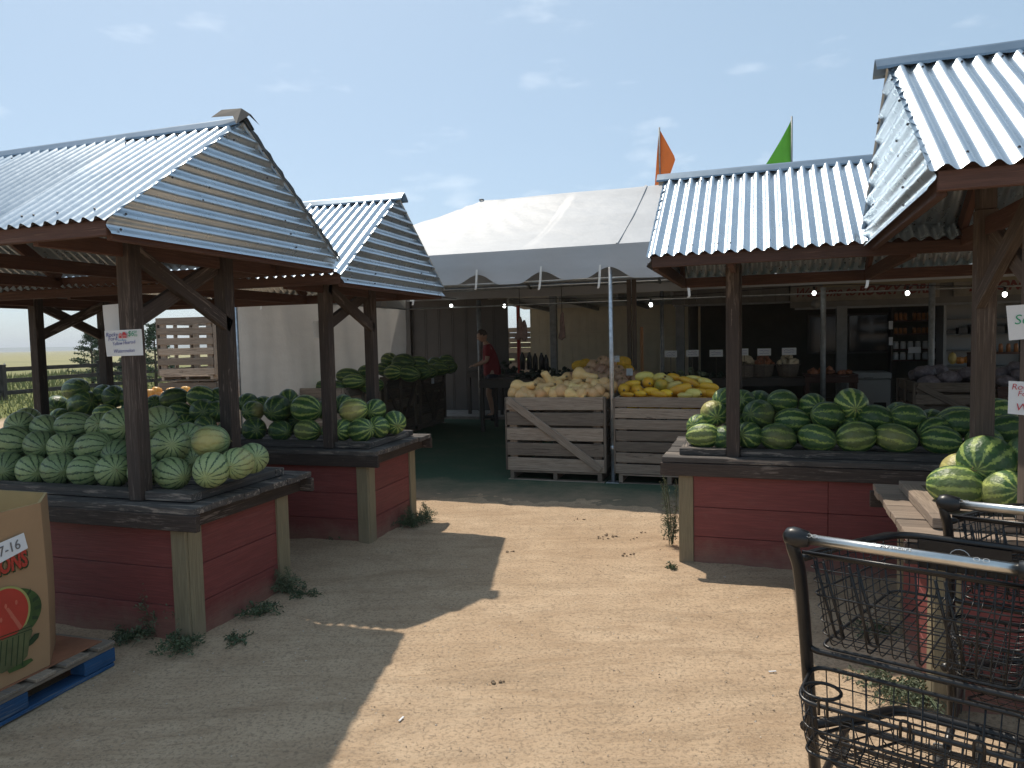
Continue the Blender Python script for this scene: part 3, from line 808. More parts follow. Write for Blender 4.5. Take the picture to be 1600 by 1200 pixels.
melon_row('B', "upper row", -.12, z5([(140, 330, 70, 58, 'd', .9), (295, 314, 84, 80, 'd'), (475, 314, 102, 78, 'm'), (600, 320, 70, 60, 'd', 0, None, 0), (770, 325, 92, 72, 'm', .8, "with a yellow blossom end right of the front post"), (905, 320, 68, 54, 'm', 0, None, 0), (108, 278, 50, 36, 'd', 0, None, .1), (362, 254, 60, 40, 'd', 0, None, .1), (205, 295, 40, 30, 'd', 0, None, .2), (705, 288, 55, 45, 'd', 0, None, .12), (395, 395, 60, 50, 'd', 0, None, .05), (880, 400, 60, 55, 'd', 0, None, .1)]), "rear left")
melon_row('C', "bottom row", -.24, z8([(395, 484, 110, 72, 'm', .25, "sunlit one at the far left corner"), (530, 500, 80, 62, 'd'), (680, 482, 74, 84, 'm'), (862, 493, 115, 80, 'd', .3), (1105, 498, 121, 80, 'd'), (1350, 492, 120, 93, 'm', .3), (1596, 500, 130, 84, 'd', .3), (1880, 512, 118, 84, 'm', 0, "in front, near the grey post", -.24), (2150, 520, 115, 84, 'd')]), "right")
melon_row('C', "middle row", -.08, z8([(372, 428, 66, 58, 'm', .6, "yellowish, behind the sunlit corner one", -.1), (460, 345, 78, 82, 'm', 1.0, "with a yellow patch, leaning on the left front post"), (740, 352, 102, 84, 'd', .2), (950, 393, 112, 75, 'm'), (1172, 360, 106, 82, 'd'), (1472, 372, 102, 66, 'd'), (1674, 368, 108, 76, 'd'), (1310, 420, 70, 60, 'd', 0, None, 0), (1834, 450, 100, 68, 'm', 0, None, -.14), (600, 420, 70, 70, 'd', 0, None, .02), (1060, 440, 70, 60, 'd', 0, None, .05), (2000, 400, 118, 84, 'd'), (1570, 430, 80, 60, 'd', 0, None, .05)]), "right")
melon_row('C', "top layer", .08, z8([(530, 258, 60, 66, 'd'), (640, 272, 56, 72, 'd'), (742, 272, 66, 40, 'd', 0, None, .2), (890, 270, 94, 66, 'd'), (1076, 298, 88, 72, 'm'), (1320, 286, 101, 94, 'm', 0, "round and highest in the middle of the heap", .0), (1615, 350, 44, 40, 'd', 0, None, .2), (1818, 396, 50, 44, 'd', 0, None, .15), (1996, 396, 128, 92, 'm', .2, "big one against the near grey post", -.05), (2240, 340, 110, 84, 'm'), (2290, 440, 110, 84, 'd', 0, None, -.1)]), "right")
melon_row('C', "back layer", .24, z8([(700, 390, 90, 70, 'd'), (900, 380, 90, 70, 'd'), (1130, 380, 90, 70, 'd'), (1400, 400, 90, 70, 'd'), (1750, 420, 90, 70, 'd')]), "right")
melon_row('D', "left end pile", -.1, [(1496, 760, 44, 30, 'm', .2, "lowest at the left corner above the cart handle", -.05), (1541, 721, 44, 36, 'm', 0, "sunlit one on top of the left end pile", .02), (1572, 769, 38, 31, 'm', .35, "yellow striped one in front beside the post", -.12),
   (1501, 737, 22, 20, 'm', .8, "small yellowish one behind the big ones", .22), (1612, 716, 40, 34, 'd', 0, "half cut off by the right photo edge", .05), (1590, 745, 40, 34, 'd', 0, "dark one under the top melon", .12)], "near right")

# ------------------------------------------------------------------ party tent
LT, DT, ZTE, ZVB, ZPK = 12.5, 5.0, 2.60, 2.235, 3.70
tent = empty("party_tent", T(0, 0), PHI, "white frame tent with a scalloped front edge over the produce crates", "tent")
def canopy_z(s, t):
    h = 2.55                     # hip run
    e = min(min(t, DT - t) / (DT / 2), s / h, (LT - s) / h)
    e = max(0.0, min(1.0, e))
    z = ZTE + (ZPK - ZTE) * e
    # sag between the frame bars and tension folds round the left peak
    z -= 0.10 * math.sin(math.pi * e) * (1 if s < 4 else .35)
    return z
Vv = []; Fv = []; NS_, NT_ = 200, 60
for j in range(NT_ + 1):
    for i in range(NS_ + 1):
        s = LT * i / NS_; t = DT * j / NT_
        z = canopy_z(s, t)
        dx, dy = s - 2.55, t - 2.5
        rr = math.hypot(dx, dy); an = math.atan2(dy, dx)
        if rr > .05: z += 0.016 * math.sin(an * 31 + 3 * noise.noise(Vector((math.cos(an) * 1.5, math.sin(an) * 1.5, rr)))) * math.exp(-rr * 1.1) * min(1, rr * 3) * (1 if s < 5 else 0)
        z += 0.010 * noise.noise(Vector((s * .9, t * 1.3, 2)))
        Vv.append((s, t, z))
Fv = [(j * (NS_ + 1) + i, j * (NS_ + 1) + i + 1, (j + 1) * (NS_ + 1) + i + 1, (j + 1) * (NS_ + 1) + i) for j in range(NT_) for i in range(NS_)]
mesh_obj("canopy", Vv, Fv, CANVAS, tent, smooth=True)
tube("peak_ring", [(2.55 + .03 * math.cos(a), 2.5 + .03 * math.sin(a), ZPK + .01) for a in [k * .785 for k in range(8)]], .012, POLED, tent, closed=True)
V = []
for k in range(41):
    s = 5.0; t = 2.5 * k / 40
    for ds in (-.018, .018): V.append((s + ds, t, canopy_z(s, t) + .016))
mesh_obj("canopy_seam", V, [(2 * k, 2 * k + 1, 2 * k + 3, 2 * k + 2) for k in range(40)], CANVAS, tent)
STRAPS = [.47, 1.77, 2.62, 3.41, 4.17, 4.83, 5.75, 6.6, 7.45, 8.3, 9.15, 10.0, 10.85, 11.7]
def bottom(s):
    z = ZVB
    for c in (3.41, 4.17, 4.93, .8, 6.6, 8.3, 10.0):
        d = abs(s - c) / .26
        if d < 1: z += .115 * (0.5 + .5 * math.cos(math.pi * d)) ** .8
    z += -.012 * math.sin(s * 3.7)
    return z
def valance(name, f, n, zf=bottom):
    V = []; K = 6
    for k in range(K + 1):
        for i in range(n + 1):
            p, s, out = f(i / n); zb = zf(s); z = ZTE + .004 + (zb - ZTE) * k / K
            w = .012 * noise.noise(Vector((s * 2.2, k * .25, 3))) * k / K + .015 * (k / K) * math.sin(s * 7)
            V.append((p[0] + out[0] * (w + .012), p[1] + out[1] * (w + .012), z))
    F = [(k * (n + 1) + i, k * (n + 1) + i + 1, (k + 1) * (n + 1) + i + 1, (k + 1) * (n + 1) + i) for k in range(K) for i in range(n)]
    return mesh_obj(name, V, F, CANVAS, tent, smooth=True)
valance("front_valance", lambda f: ((LT * f, 0), LT * f, (0, -1)), 420)
valance("back_valance", lambda f: ((LT * f, DT), LT * f + 20, (0, 1)), 120, lambda s: 2.39)
valance("side_valance", lambda f: ((0, DT * f), DT * f + 40, (-1, 0)), 80, lambda s: ZVB)
valance("side_valance", lambda f: ((LT, DT * f), DT * f + 60, (1, 0)), 80, lambda s: ZVB)
for a, b in (((0, .03), (LT, .03)), ((0, DT - .03), (LT, DT - .03)), ((.03, 0), (.03, DT)), ((LT - .03, 0), (LT - .03, DT))):
    tube("frame_tube", [(a[0], a[1], ZTE - .035), (b[0], b[1], ZTE - .035)], .024, POLED, tent)
    tube("frame_tube", [(a[0], a[1], ZVB + .01), (b[0], b[1], ZVB + .01)], .014, POLED, tent)
for s in (2.55, 4.9, 7.3, 9.9):
    for t0 in (0, DT):
        tube("frame_tube", [(s, t0 + (2.5 - t0) * k / 8, canopy_z(s, t0 + (2.5 - t0) * k / 8) - .06) for k in range(9)], .022, POLED, tent)
tube("frame_tube", [(2.6, 2.5, ZPK - .16), (9.9, 2.5, ZPK - .16)], .024, POLED, tent)
for s, t in ((.03, .03), (4.93, .03), (9.8, .03)):
    p = tube("pole", [(s, t, 0), (s - .005, t, ZTE)], .024, POLE, tent, n=12)
    tube("pole_joint", [(s, t, .36), (s, t, .42)], .031, POLE, p, n=12)
    block("pole_foot", (s - .07, t - .07, .012), (s + .07, t + .07, .02), POLE, tent)
for s in STRAPS:
    z0 = bottom(s) + .06; L = random.uniform(.2, .27); lean = random.uniform(-.03, .02)
    G = Geo(); P = [(s, -.035, z0), (s + lean * .4, -.04, z0 - L * .6), (s + lean, -.036, z0 - L), (s + lean - .01, -.03, z0 - L - .02)]
    V = []
    for q_ in P: V += [(q_[0] - .013, q_[1], q_[2]), (q_[0] + .013, q_[1] - .004, q_[2])]
    mesh_obj("strap", V, [(0, 1, 3, 2), (2, 3, 5, 4), (4, 5, 7, 6)], STRAP, tent)
# side wall tarp
Vv = []; n1_, n2_ = 90, 40
for j in range(n2_ + 1):
    for i in range(n1_ + 1):
        t = 5.0 * i / n1_; z = .03 + 2.42 * j / n2_
        s = -.03 + .05 * noise.noise(Vector((t * 1.1, z * .5, 4))) + .02 * noise.noise(Vector((t * 4, z * 1.0, 8))) + .02 * math.sin(t * 5 + z)
        Vv.append((s, t, z))
mesh_obj("side_wall", Vv, [(j * (n1_ + 1) + i, j * (n1_ + 1) + i + 1, (j + 1) * (n1_ + 1) + i + 1, (j + 1) * (n1_ + 1) + i) for j in range(n2_) for i in range(n1_)], TARP, tent, smooth=True)

# ------------------------------------------------------------------ flags on thin poles
def flag(px, ytop, ybot, t, mat, label, pts, z0):
    p = at_t(px, ytop, t); b = at_t(px, ybot, t)
    r = empty("flag", (b.x, b.y, 0), PHI, label, "flag")
    tube("flagpole", [(0, 0, z0), (0, 0, p.z)], .012, POLED, r)
    V = []; F = []; N = 14; h = p.z - b.z
    for i in range(N + 1):
        f = i / N; z = p.z - .02 - f * h * 1.05
        wl = pts(f)
        for k in range(7):
            g_ = k / 6; V.append((wl * g_, .05 * math.sin(g_ * 5 + f * 4) * min(1, abs(wl) * 3) + .01, z))
    for i in range(N):
        for k in range(6): F.append((i * 7 + k, i * 7 + k + 1, (i + 1) * 7 + k + 1, (i + 1) * 7 + k))
    mesh_obj("cloth", V, F, mat, r, smooth=True)
    return r
f1 = flag(1031, 199, 282, 2.6, ORANGEF, "orange pennant on a thin pole above the tent", lambda f: (.24 * (f / .55) if f < .55 else .24 - .14 * (f - .55) / .45) * .9, 2.7)
V = [(-.005, .0, 0)]
Vv = []; Fv = []; hh = .82
pz = at_t(1031, 203, 2.6).z
for i in range(13):
    f = i / 12
    for k in range(4): Vv.append((-.075 * f * k / 3 - .004, .02 * math.sin(k + f * 5), pz - f * hh))
Fv = [(i * 4 + k, i * 4 + k + 1, (i + 1) * 4 + k + 1, (i + 1) * 4 + k) for i in range(12) for k in range(3)]
mesh_obj("cloth_fold", Vv, Fv, ORANGEF, f1, smooth=True)
flag(1237, 182, 263, 2.6, GREENF, "lime green pennant on a thin pole above the right stall roof", lambda f: -.42 * f ** 1.15, 2.7)

# ------------------------------------------------------------------ produce crates
def crate(origin, rz, W, D, H, nsl, label, mat=CRATEW, diag=None, base=.12, gap=.018, group="slatted wooden produce bins", diag_side=False, zoff=0.0, name="wooden_crate"):
    r = empty(name, (origin[0], origin[1], zoff), rz, label, "crate", group)
    sh = (H - base - gap * (nsl - 1)) / nsl
    for i in range(nsl):
        z = base + i * (sh + gap) + sh / 2
        for y0, nm in ((.011, 'f'), (D - .011, 'b')):
            j = random.uniform(-.006, .006); a_ = random.uniform(-.004, .004)
            board("slat", (j, y0, z + a_), (W + j, y0, z - a_), .020, sh * random.uniform(.95, 1.0), mat, r)
        for x0 in (.011, W - .011):
            a_ = random.uniform(-.004, .004)
            board("slat", (x0, .024, z + a_), (x0, D - .024, z - a_), .020, sh * random.uniform(.95, 1.0), mat, r)
    for x0 in (.07, W - .07):
        for y0 in (.046, D - .046):
            board("corner_batten", (x0, y0, base - .02), (x0, y0, H - .01), .09, .045, mat, r, upv=(0, 1, 0))
    for x0 in (-.013, W + .013):
        for y0 in (.05, D / 2, D - .05):
            board("side_batten", (x0, y0, base), (x0, y0, H - .005), .022, .085, mat, r, upv=(0, 1, 0))
    if diag:
        z0, z1 = (H - .03, base + .04) if diag > 0 else (base + .04, H - .03)
        board("diagonal_brace", (.02, -.013, z0), (W - .03, -.013, z1), .022, .085, mat, r)
    if diag_side:
        for x0, m_ in ((-.037, 1), (W + .037, 1)):
            board("diagonal_brace", (x0, .06, H - .05), (x0, D / 2, base + .05), .022, .07, mat, r)
            board("diagonal_brace", (x0, D / 2, base + .05), (x0, D - .06, H - .05), .022, .07, mat, r)
    for x0 in (.05, W / 2, W - .05):
        board("runner", (x0, .01, base / 2 + .004), (x0, D - .01, base / 2 + .004), .045, base - .035, mat, r)
    for y0 in (.05, D / 2, D - .05):
        board("skid", (.0, y0, .009), (W, y0, .009), .09, .016, mat, r)
    n = 7
    for i in range(n):
        y0 = (i + .5) * D / n
        board("floor_board", (.03, y0, base - .012), (W - .03, y0, base - .012), D / n - .015, .018, mat, r)
    return r
def Tw(s, t): p = T(s, t); return (p.x, p.y)
PH = PHI
crate(Tw(3.73, -.04), PH, 1.11, 1.1, .955, 5, "grey slatted bin with a diagonal brace, filled with butternut squash", CRATEL, diag=1, gap=.026)
crate(Tw(4.97, -.02), PH, 1.14, 1.1, .955, 7, "seven-slat grey bin right of the tent pole, filled with yellow squash", CRATEL, gap=.014)
crate(Tw(3.95, 1.25), PH, 1.15, 1.1, 1.0, 5, "bin behind the butternut bin, holding netted tan pumpkins", CRATEW)
for i, (t0, dd, l) in enumerate([(1.4, 1.15, "nearest bin of the shaded row along the tent wall, with a bright front slat"), (2.65, 1.2, "second bin of the shaded row along the tent wall"), (3.95, 1.2, "third bin of the shaded row, with a small paper tag")]):
    crate(Tw(-.44 + .32 * 0 + .02, t0), PH, 1.13, dd, .955 + .03 * i, 5, l, CRATEL if i == 0 else CRATEW, diag_side=True, gap=.03)
tagp = at_t(693, 593, 4.4)
mesh_obj("paper_tag", [(0.76, 4.42, .82), (.76, 4.54, .82), (.76, 4.54, .99), (.76, 4.42, .99)], [(0, 1, 2, 3)], WHITE, None, matrix=Matrix.Translation(OT) @ Matrix.Rotation(PHI, 4, 'Z'))
tag(bpy.data.objects["paper_tag"], "small white paper tag pinned on the third bin of the shaded row", "tag")
# melons in the shaded bins
def free_melons(items, t, tt, group, wordsl):
    items = sorted(items)
    for k, (px, py, rx, ry, kind, tt_) in enumerate(items):
        c = at_t(px, py, tt_); d = c.y; A, B = rx * d / FPX, ry * d / FPX
        o = put_melon(c, UT + VT * random.uniform(-.5, .5) + Vector((0, 0, random.uniform(-.1, .2))), min(max(A, B * 1.15), .2), B, kind)
        tag(o, f"{LOOK[kind]} watermelon, {ORD[k]} from the left {wordsl}", "watermelon", group)
free_melons([(500, 606, 26, 11, 'd', 2.0), (545, 588, 20, 13, 'd', 2.1), (553, 596, 24, 12, 'm', 1.7), (572, 582, 14, 12, 'd', 2.5), (470, 608, 22, 10, 'm', 1.8), (525, 606, 22, 12, 'd', 1.7), (580, 602, 20, 13, 'd', 1.9)], 0, 0, "watermelons in the shaded bins", "in the nearest shaded bin by the tent wall")
free_melons([(608, 563, 16, 12, 'd', 3.4), (630, 566, 19, 14, 'd', 3.1), (652, 568, 18, 12, 'm', 3.3), (615, 582, 19, 12, 'm', 2.9), (640, 584, 22, 13, 'm', 2.9), (660, 582, 16, 12, 'd', 3.1), (625, 574, 16, 11, 'd', 3.0), (600, 577, 15, 11, 'd', 3.2)], 0, 0, "watermelons in the shaded bins", "in the second shaded bin")
free_melons([(672, 580, 14, 11, 'd', 4.3), (688, 576, 14, 11, 'd', 4.5), (703, 574, 13, 10, 'd', 4.7), (680, 568, 13, 10, 'd', 4.8), (697, 564, 13, 10, 'd', 4.9)], 0, 0, "watermelons in the shaded bins", "in the third shaded bin")

# squash meshes
def lathe(profile, n=20, bend=0.0, ribs=0, ribd=.0):
    V = []; F = []
    for z, r_ in profile:
        for i in range(n):
            a = 2 * math.pi * i / n; k = 1 - ribd * abs(math.sin(a * ribs / 2)) if ribs else 1
            k = 1 - ribd * (1 - abs(math.cos(a * ribs / 2))) if ribs else 1
            V.append((r_ * k * math.cos(a) + bend * z * z, r_ * k * math.sin(a), z))
    m_ = len(profile)
    for j in range(m_ - 1):
        for i in range(n):
            a = j * n + i; b = j * n + (i + 1) % n
            F.append((a, b, b + n, a + n))
    F.append(tuple(range(n - 1, -1, -1))); F.append(tuple((m_ - 1) * n + i for i in range(n)))
    return V, F
def sq_mesh(name, prof, mat, bend=0.0, ribs=0, ribd=0.0, n=20, stem=None):
    me = bpy.data.meshes.new(name)
    V, F = lathe(prof, n, bend, ribs, ribd); I = [0] * len(F)
    me.materials.append(mat)
    if stem:
        z, l, r_ = stem; V2, F2 = lathe([(z - .02, r_ * 1.4), (z + l * .3, r_), (z + l, r_ * 1.15)], 7)
        V2 = [(x + bend * z * z, y, zz) for x, y, zz in V2]
        o = len(V); V += V2; F += [tuple(a + o for a in f) for f in F2]; I += [1] * len(F2); me.materials.append(STEM)
    me.from_pydata(V, [], F)
    for p, i in zip(me.polygons, I): p.material_index = i; p.use_smooth = True
    return me
pb = [(-.5, .03), (-.49, .12), (-.45, .21), (-.38, .275), (-.29, .305), (-.20, .295), (-.12, .25), (-.04, .19), (.05, .158), (.2, .148), (.36, .152), (.45, .14), (.49, .08), (.5, .03)]
BN = [sq_mesh("butternut_squash", pb, BUTTER, b, stem=(.5, .06, .045)) for b in (0, .25, -.3)]
pe = [(-.5, .02), (-.49, .09), (-.45, .17), (-.37, .24), (-.25, .295), (-.1, .32), (.08, .318), (.24, .29), (.36, .235), (.44, .165), (.485, .09), (.5, .03)]
YS = [sq_mesh("spaghetti_squash", pe, m_, b, 10, .03, stem=(.5, .05, .05)) for m_, b in ((YELLOW, 0), (YELLOW, .08), (PALEY, -.05), (GREENY, 0))]
pp_ = [(-.36, .04), (-.40, .16), (-.36, .34), (-.22, .46), (0, .5), (.22, .46), (.36, .33), (.38, .16), (.33, .05)]
PK = [sq_mesh("pumpkin", pp_, m_, 0, 8, .22, 40, stem=(.34, .12, .05)) for m_ in (PINKP, ORANGEP)]
def place(mesh, c, axis, size, label, cat, group, fat=1.0, name=None):
    o = bpy.data.objects.new(name or mesh.name.split('.')[0], mesh); link(o)
    q = Vector(axis).normalized().to_track_quat('Z', 'Y').to_matrix().to_4x4()
    o.matrix_basis = Matrix.Translation(c) @ q @ Matrix.Rotation(random.uniform(0, 6.28), 4, 'Z') @ Matrix.Diagonal((size * fat, size * fat, size, 1))
    return tag(o, label, cat, group)
def z7(x, y): return 780 + x * .25, 540 + y * .25
# butternuts: bulb end and neck end as surveyed, depth t
bl = [(125,262,225,248,.18),(160,296,215,300,.1),(90,302,135,318,.1),(228,290,270,315,.22),(262,268,330,244,.3),(305,292,350,275,.12),(395,292,492,306,.08),(540,276,462,278,.14),(622,282,572,284,.1),(425,206,470,230,.62),(352,226,400,205,.6),
      (336,262,288,168,.4),(505,184,622,206,.5),(650,242,560,222,.35),(430,254,470,236,.35),(486,240,540,250,.45),(378,254,420,262,.4),(200,316,260,312,.08),(345,312,400,318,.05),(590,304,640,310,.06),(268,312,310,318,.06),(520,304,560,316,.05),(605,254,660,270,.3),
      (450,310,500,318,.05),(240,244,300,250,.6),(700,262,640,258,.3),(140,316,190,320,.05),(320,236,280,226,.7),(560,252,600,240,.6),(460,268,500,262,.3),(180,276,230,268,.3)]
for k, (x0, y0, x1, y1, t_) in enumerate(sorted(bl)):
    a = at_t(*z7(x0, y0), t_); b = at_t(*z7(x1, y1), t_ + random.uniform(-.06, .06))
    ax = (b - a); L = max(.25, min(.31, ax.length * 1.7))
    c = a + ax.normalized() * L * .22
    mid = [("front left", 200), ("left of centre", 330), ("middle", 480), ("right side", 900)]
    wr = [w for w, lim in mid if x0 < lim][0]
    place(random.choice(BN), c, ax + VT * .08 * 0, L, f"tan butternut squash, {('upright, ' if (x0, y0) == (336, 262) else '')}{ORD[k]} of the heap counted from the left, {wr}", "squash", "butternut squash heaped in the bin", 1.0)
# hidden support layer of butternuts
for i in range(5):
    for j in range(4):
        c = T(3.73 + .16 + i * .2, .14 + j * .24, .865 + j * .02)
        place(BN[0], c, UT + VT * random.uniform(-1, 1), .25, "butternut squash buried in the heap at the bin's rim", "squash", "butternut squash heaped in the bin")
yl = [(780,274,43,36,0,80,0),(862,278,38,36,0,75,0),(931,232,41,34,0,75,0),(910,194,63,33,5,10,2),(832,242,56,26,8,10,0),(952,288,56,28,-5,15,1),(1012,250,34,44,70,20,3),(1052,216,48,28,-30,15,2),(1090,198,40,26,-10,20,0),(1092,252,56,28,20,15,2),(1132,276,76,36,18,8,1),(1192,228,70,26,-22,10,0),(1218,202,52,16,-5,10,2),(1288,226,44,24,-15,15,2),(1312,258,62,28,-8,10,0),(1258,294,64,26,-5,8,0),(1000,304,56,22,-10,8,1),(1160,312,42,20,0,20,2),(1044,298,50,26,0,40,0),(880,300,46,22,0,30,0),(1216,300,40,24,0,50,2),(1320,300,36,24,0,60,0),(800,306,44,18,0,20,0),(1000,205,40,30,20,50,2)]
for k, (x0, y0, rx, ry, ang, tilt, mi) in enumerate(sorted(yl)):
    px, py = z7(x0, y0); t_ = .12 + max(0, (305 - y0)) / 105 * .55
    c = at_t(px, py, t_); d = c.y; A = rx * .25 * d / FPX; B = ry * .25 * d / FPX
    a_, ti = R(ang), R(tilt)
    ax = (UT * math.cos(a_) + Vector((0, 0, math.sin(a_)))) * math.cos(ti) - VT * math.sin(ti)
    if tilt > 40: L = .25; fat = (A + B) / .32 / L / 2 * 1.0
    else: L = max(A * 2, .17); fat = B / .32 / L
    place(YS[mi], c, ax, L, f"{['bright yellow','yellow streaked','pale yellow','half green'][mi]} spaghetti squash, {ORD[k % 8]} from the left in the {['left','middle','right'][k // 8]} part of the bin", "squash", "yellow squash heaped in the bin", fat)
for i in range(5):
    for j in range(4):
        place(YS[0], T(5.1 + i * .22, .12 + j * .24, .865 + j * .02), UT + VT * random.uniform(-1, 1), .25, "yellow squash buried in the heap at the bin's rim", "squash", "yellow squash heaped in the bin")
pl = [(592,132,46),(560,168,44),(648,104,42),(640,158,46),(700,112,40),(700,180,44),(745,160,40),(692,226,42),(752,205,40),(728,246,40),(610,195,40),(780,180,38),(660,205,40),(770,235,40)]
for k, (x0, y0, r0) in enumerate(sorted(pl)):
    t_ = 1.3 + (250 - y0) / 150 * .45; c = at_t(*z7(x0, y0), t_)
    place(PK[0], c, Vector((random.uniform(-.6, .6), random.uniform(-.6, .2), .8)), r0 * .25 * c.y / FPX * 2.1, f"ribbed tan pumpkin in netting, {ORD[k]} from the left in the heap behind the butternuts", "pumpkin", "netted tan pumpkins heaped in the rear bin")
for i in range(4):
    for j in range(4):
        place(PK[0], T(4.12 + i * .26, 1.42 + j * .24, .95 + (.10 if 0 < j < 3 else 0)), (0.2, 0.1, 1), .26, "tan pumpkin under the heap in the rear bin", "pumpkin", "netted tan pumpkins heaped in the rear bin")
YNET = plain("yellow_net_bag", (0.62, 0.36, 0.03), 0.7, 0, 0.3, 25, 0.3)
for k, (x0, y0, r0, t_) in enumerate([(775, 105, 42, 1.75), (800, 150, 36, 1.7), (500, 128, 40, 1.9), (540, 112, 34, 1.95)]):
    c = at_t(*z7(x0, y0), t_)
    V, F = ico_geo((0, 0, 0), r0 * .25 * c.y / FPX * 1.1, 3, .03, (1.1, .8, .85))
    o = mesh_obj("net_bag", V, F, YNET, None, True, Matrix.Translation(c))
    tag(o, ["yellow net bag on the right top of the pumpkin heap", "lower yellow net bag at the right of the pumpkin heap", "golden net bag left behind the pumpkin heap", "golden net bag nearest the pumpkins at their left"][k], "bag", "net bags round the pumpkin heap")
for k, (x0, y0, w, h, t_) in enumerate([(735, 82, 17, 20, 1.45), (815, 165, 20, 22, 1.4), (505, 162, 15, 11, 1.2)]):
    c = at_t(*z7(x0, y0), t_); s_ = .25 * c.y / FPX
    N = 5; V = []; F = []
    for j in range(N + 1):
        for i in range(N + 1):
            p = UT * ((i / N - .5) * w * 2 * s_) + Vector((0, 0, (j / N - .5) * h * 2 * s_)) + VT * (.03 * noise.noise(Vector((i * .8, j * .8, k * 4))))
            V.append(c + p)
    F = [(j * (N + 1) + i, j * (N + 1) + i + 1, (j + 1) * (N + 1) + i + 1, (j + 1) * (N + 1) + i) for j in range(N) for i in range(N)]
    tag(mesh_obj("paper_label", V, F, PRINTW, None, True), ["white bag label on top of the pumpkin heap", "white bag label at the right of the pumpkin heap", "small white label left of the pumpkin heap"][k], "label", "bag labels on the pumpkin heap")

# ------------------------------------------------------------------ shed and shop behind the tent
slab = Geo(); slab.box((-1.5, 5.75, -.05), (14, 13, .07))
tag(slab.build("concrete_slab", CONC, matrix=Matrix.Translation(OT) @ Matrix.Rotation(PHI, 4, 'Z')), kind='structure')
shed = empty("shed", T(0, 0), PHI, "dark open-fronted market shed with cream siding behind the tent", "shed")
def ribbed(name, s0, s1, t, z0, z1, mat, pitch=.23, face=-1, along='s'):
    G = Geo(); n = max(1, int((s1 - s0) / pitch))
    for i in range(n):
        a = s0 + i * (s1 - s0) / n; b = s0 + (i + 1) * (s1 - s0) / n
        if along == 's':
            G.box((a, t, z0), (b - .012, t + .03, z1)); G.box((b - .012, t + .008, z0), (b, t + .03, z1))
            G.box((a, t - .008, z0), (a + .03, t, z1))
        else:
            G.box((t, a, z0), (t + .03, b - .012, z1)); G.box((t + .008, b - .012, z0), (t + .03, b, z1))
    return G.build(name, mat, shed)
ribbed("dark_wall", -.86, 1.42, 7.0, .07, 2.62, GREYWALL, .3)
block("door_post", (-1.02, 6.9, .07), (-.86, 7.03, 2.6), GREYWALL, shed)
ribbed("cream_wall", 1.15, 5.3, 9.6, .07, 2.45, CREAM, .2)
G = Geo(); G.add([(1.0, 6.9, 2.50), (5.3, 6.9, 2.50), (5.3, 9.6, 2.36), (1.0, 9.6, 2.36), (1.0, 6.9, 2.53), (5.3, 6.9, 2.53), (5.3, 9.6, 2.39), (1.0, 9.6, 2.39)], [(0,3,2,1),(4,5,6,7),(0,1,5,4),(1,2,6,5),(2,3,7,6),(3,0,4,7)])
G.build("lean_to_ceiling", CEIL, shed)
for s in (1.45, 2.6, 3.8, 4.9): board("ceiling_joist", (s, 6.95, 2.44), (s + .3, 9.55, 2.31), .05, .09, POLED, shed)
board("wall_rail", (1.15, 9.585, 1.72), (5.2, 9.585, 1.72), .02, .035, CREAM, shed)
block("red_post", (1.33, 7.9, .07), (1.40, 7.97, 2.4), REDPOST, shed)
# shop front
block("front_column", (4.98, 6.95, .07), (5.14, 7.1, 2.2), TRIMW, shed)
block("front_column", (7.93, 6.95, .07), (8.11, 7.1, 2.1), TRIMW, shed)
block("front_column", (10.9, 6.95, .07), (11.08, 7.1, 2.1), TRIMW, shed)
for i in range(9):
    block("header_panel", (4.9 + i * .245, 7.0, 2.23), (4.9 + (i + 1) * .245 - .006, 7.04, 2.62), HEADERP, shed)
board("header_trim", (4.95, 6.985, 2.205), (7.15, 6.985, 2.205), .03, .04, TRIMW, shed)
board("header_trim", (7.2, 6.985, 2.07), (12.5, 6.985, 2.07), .03, .04, TRIMW, shed)
block("header_panel", (7.12, 7.0, 2.09), (12.6, 7.04, 2.62), HEADERP, shed)
G = Geo(); G.box((-1, 4.97, 2.66), (13, 13, 2.72)); G.build("roof", GREYWALL, shed)  # unseen; front part added up to the tent to shut out skylight
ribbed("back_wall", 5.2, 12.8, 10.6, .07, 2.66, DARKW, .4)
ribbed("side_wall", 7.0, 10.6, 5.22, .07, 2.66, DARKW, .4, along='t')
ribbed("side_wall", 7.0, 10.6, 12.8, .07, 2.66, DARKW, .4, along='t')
block("ledger_board", (7.6, 6.0, 2.40), (12.6, 6.05, 2.50), TAN, shed)
# window
c0 = at_t(1262, 492, 10.5); c1 = at_t(1392, 552, 10.5); a0, a1 = toT(c0), toT(c1)
wz0, wz1 = a1.z, a0.z; ws0, ws1 = a0.x, a1.x
wf = Geo(); 
for bx in ((ws0, wz1 - .05, ws1, wz1), (ws0, wz0, ws1, wz0 + .05), (ws0, wz0 + .051, ws0 + .05, wz1 - .051), (ws1 - .05, wz0 + .051, ws1, wz1 - .051), ((ws0 + ws1) / 2 - .02, wz0 + .051, (ws0 + ws1) / 2 + .02, wz1 - .051)):
    wf.box((bx[0], 10.52, bx[1]), (bx[2], 10.58, bx[3]))
w_ = wf.build("window", HEADERP, shed)
for k in (0, 1):
    m0 = ws0 + .05 if k == 0 else (ws0 + ws1) / 2 + .02; m1 = (ws0 + ws1) / 2 - .02 if k == 0 else ws1 - .05
    g_ = Geo(); g_.box((m0, 10.545, wz0 + .05), (m1, 10.555, wz1 - .05)); g_.build("pane", GLASSD, w_)

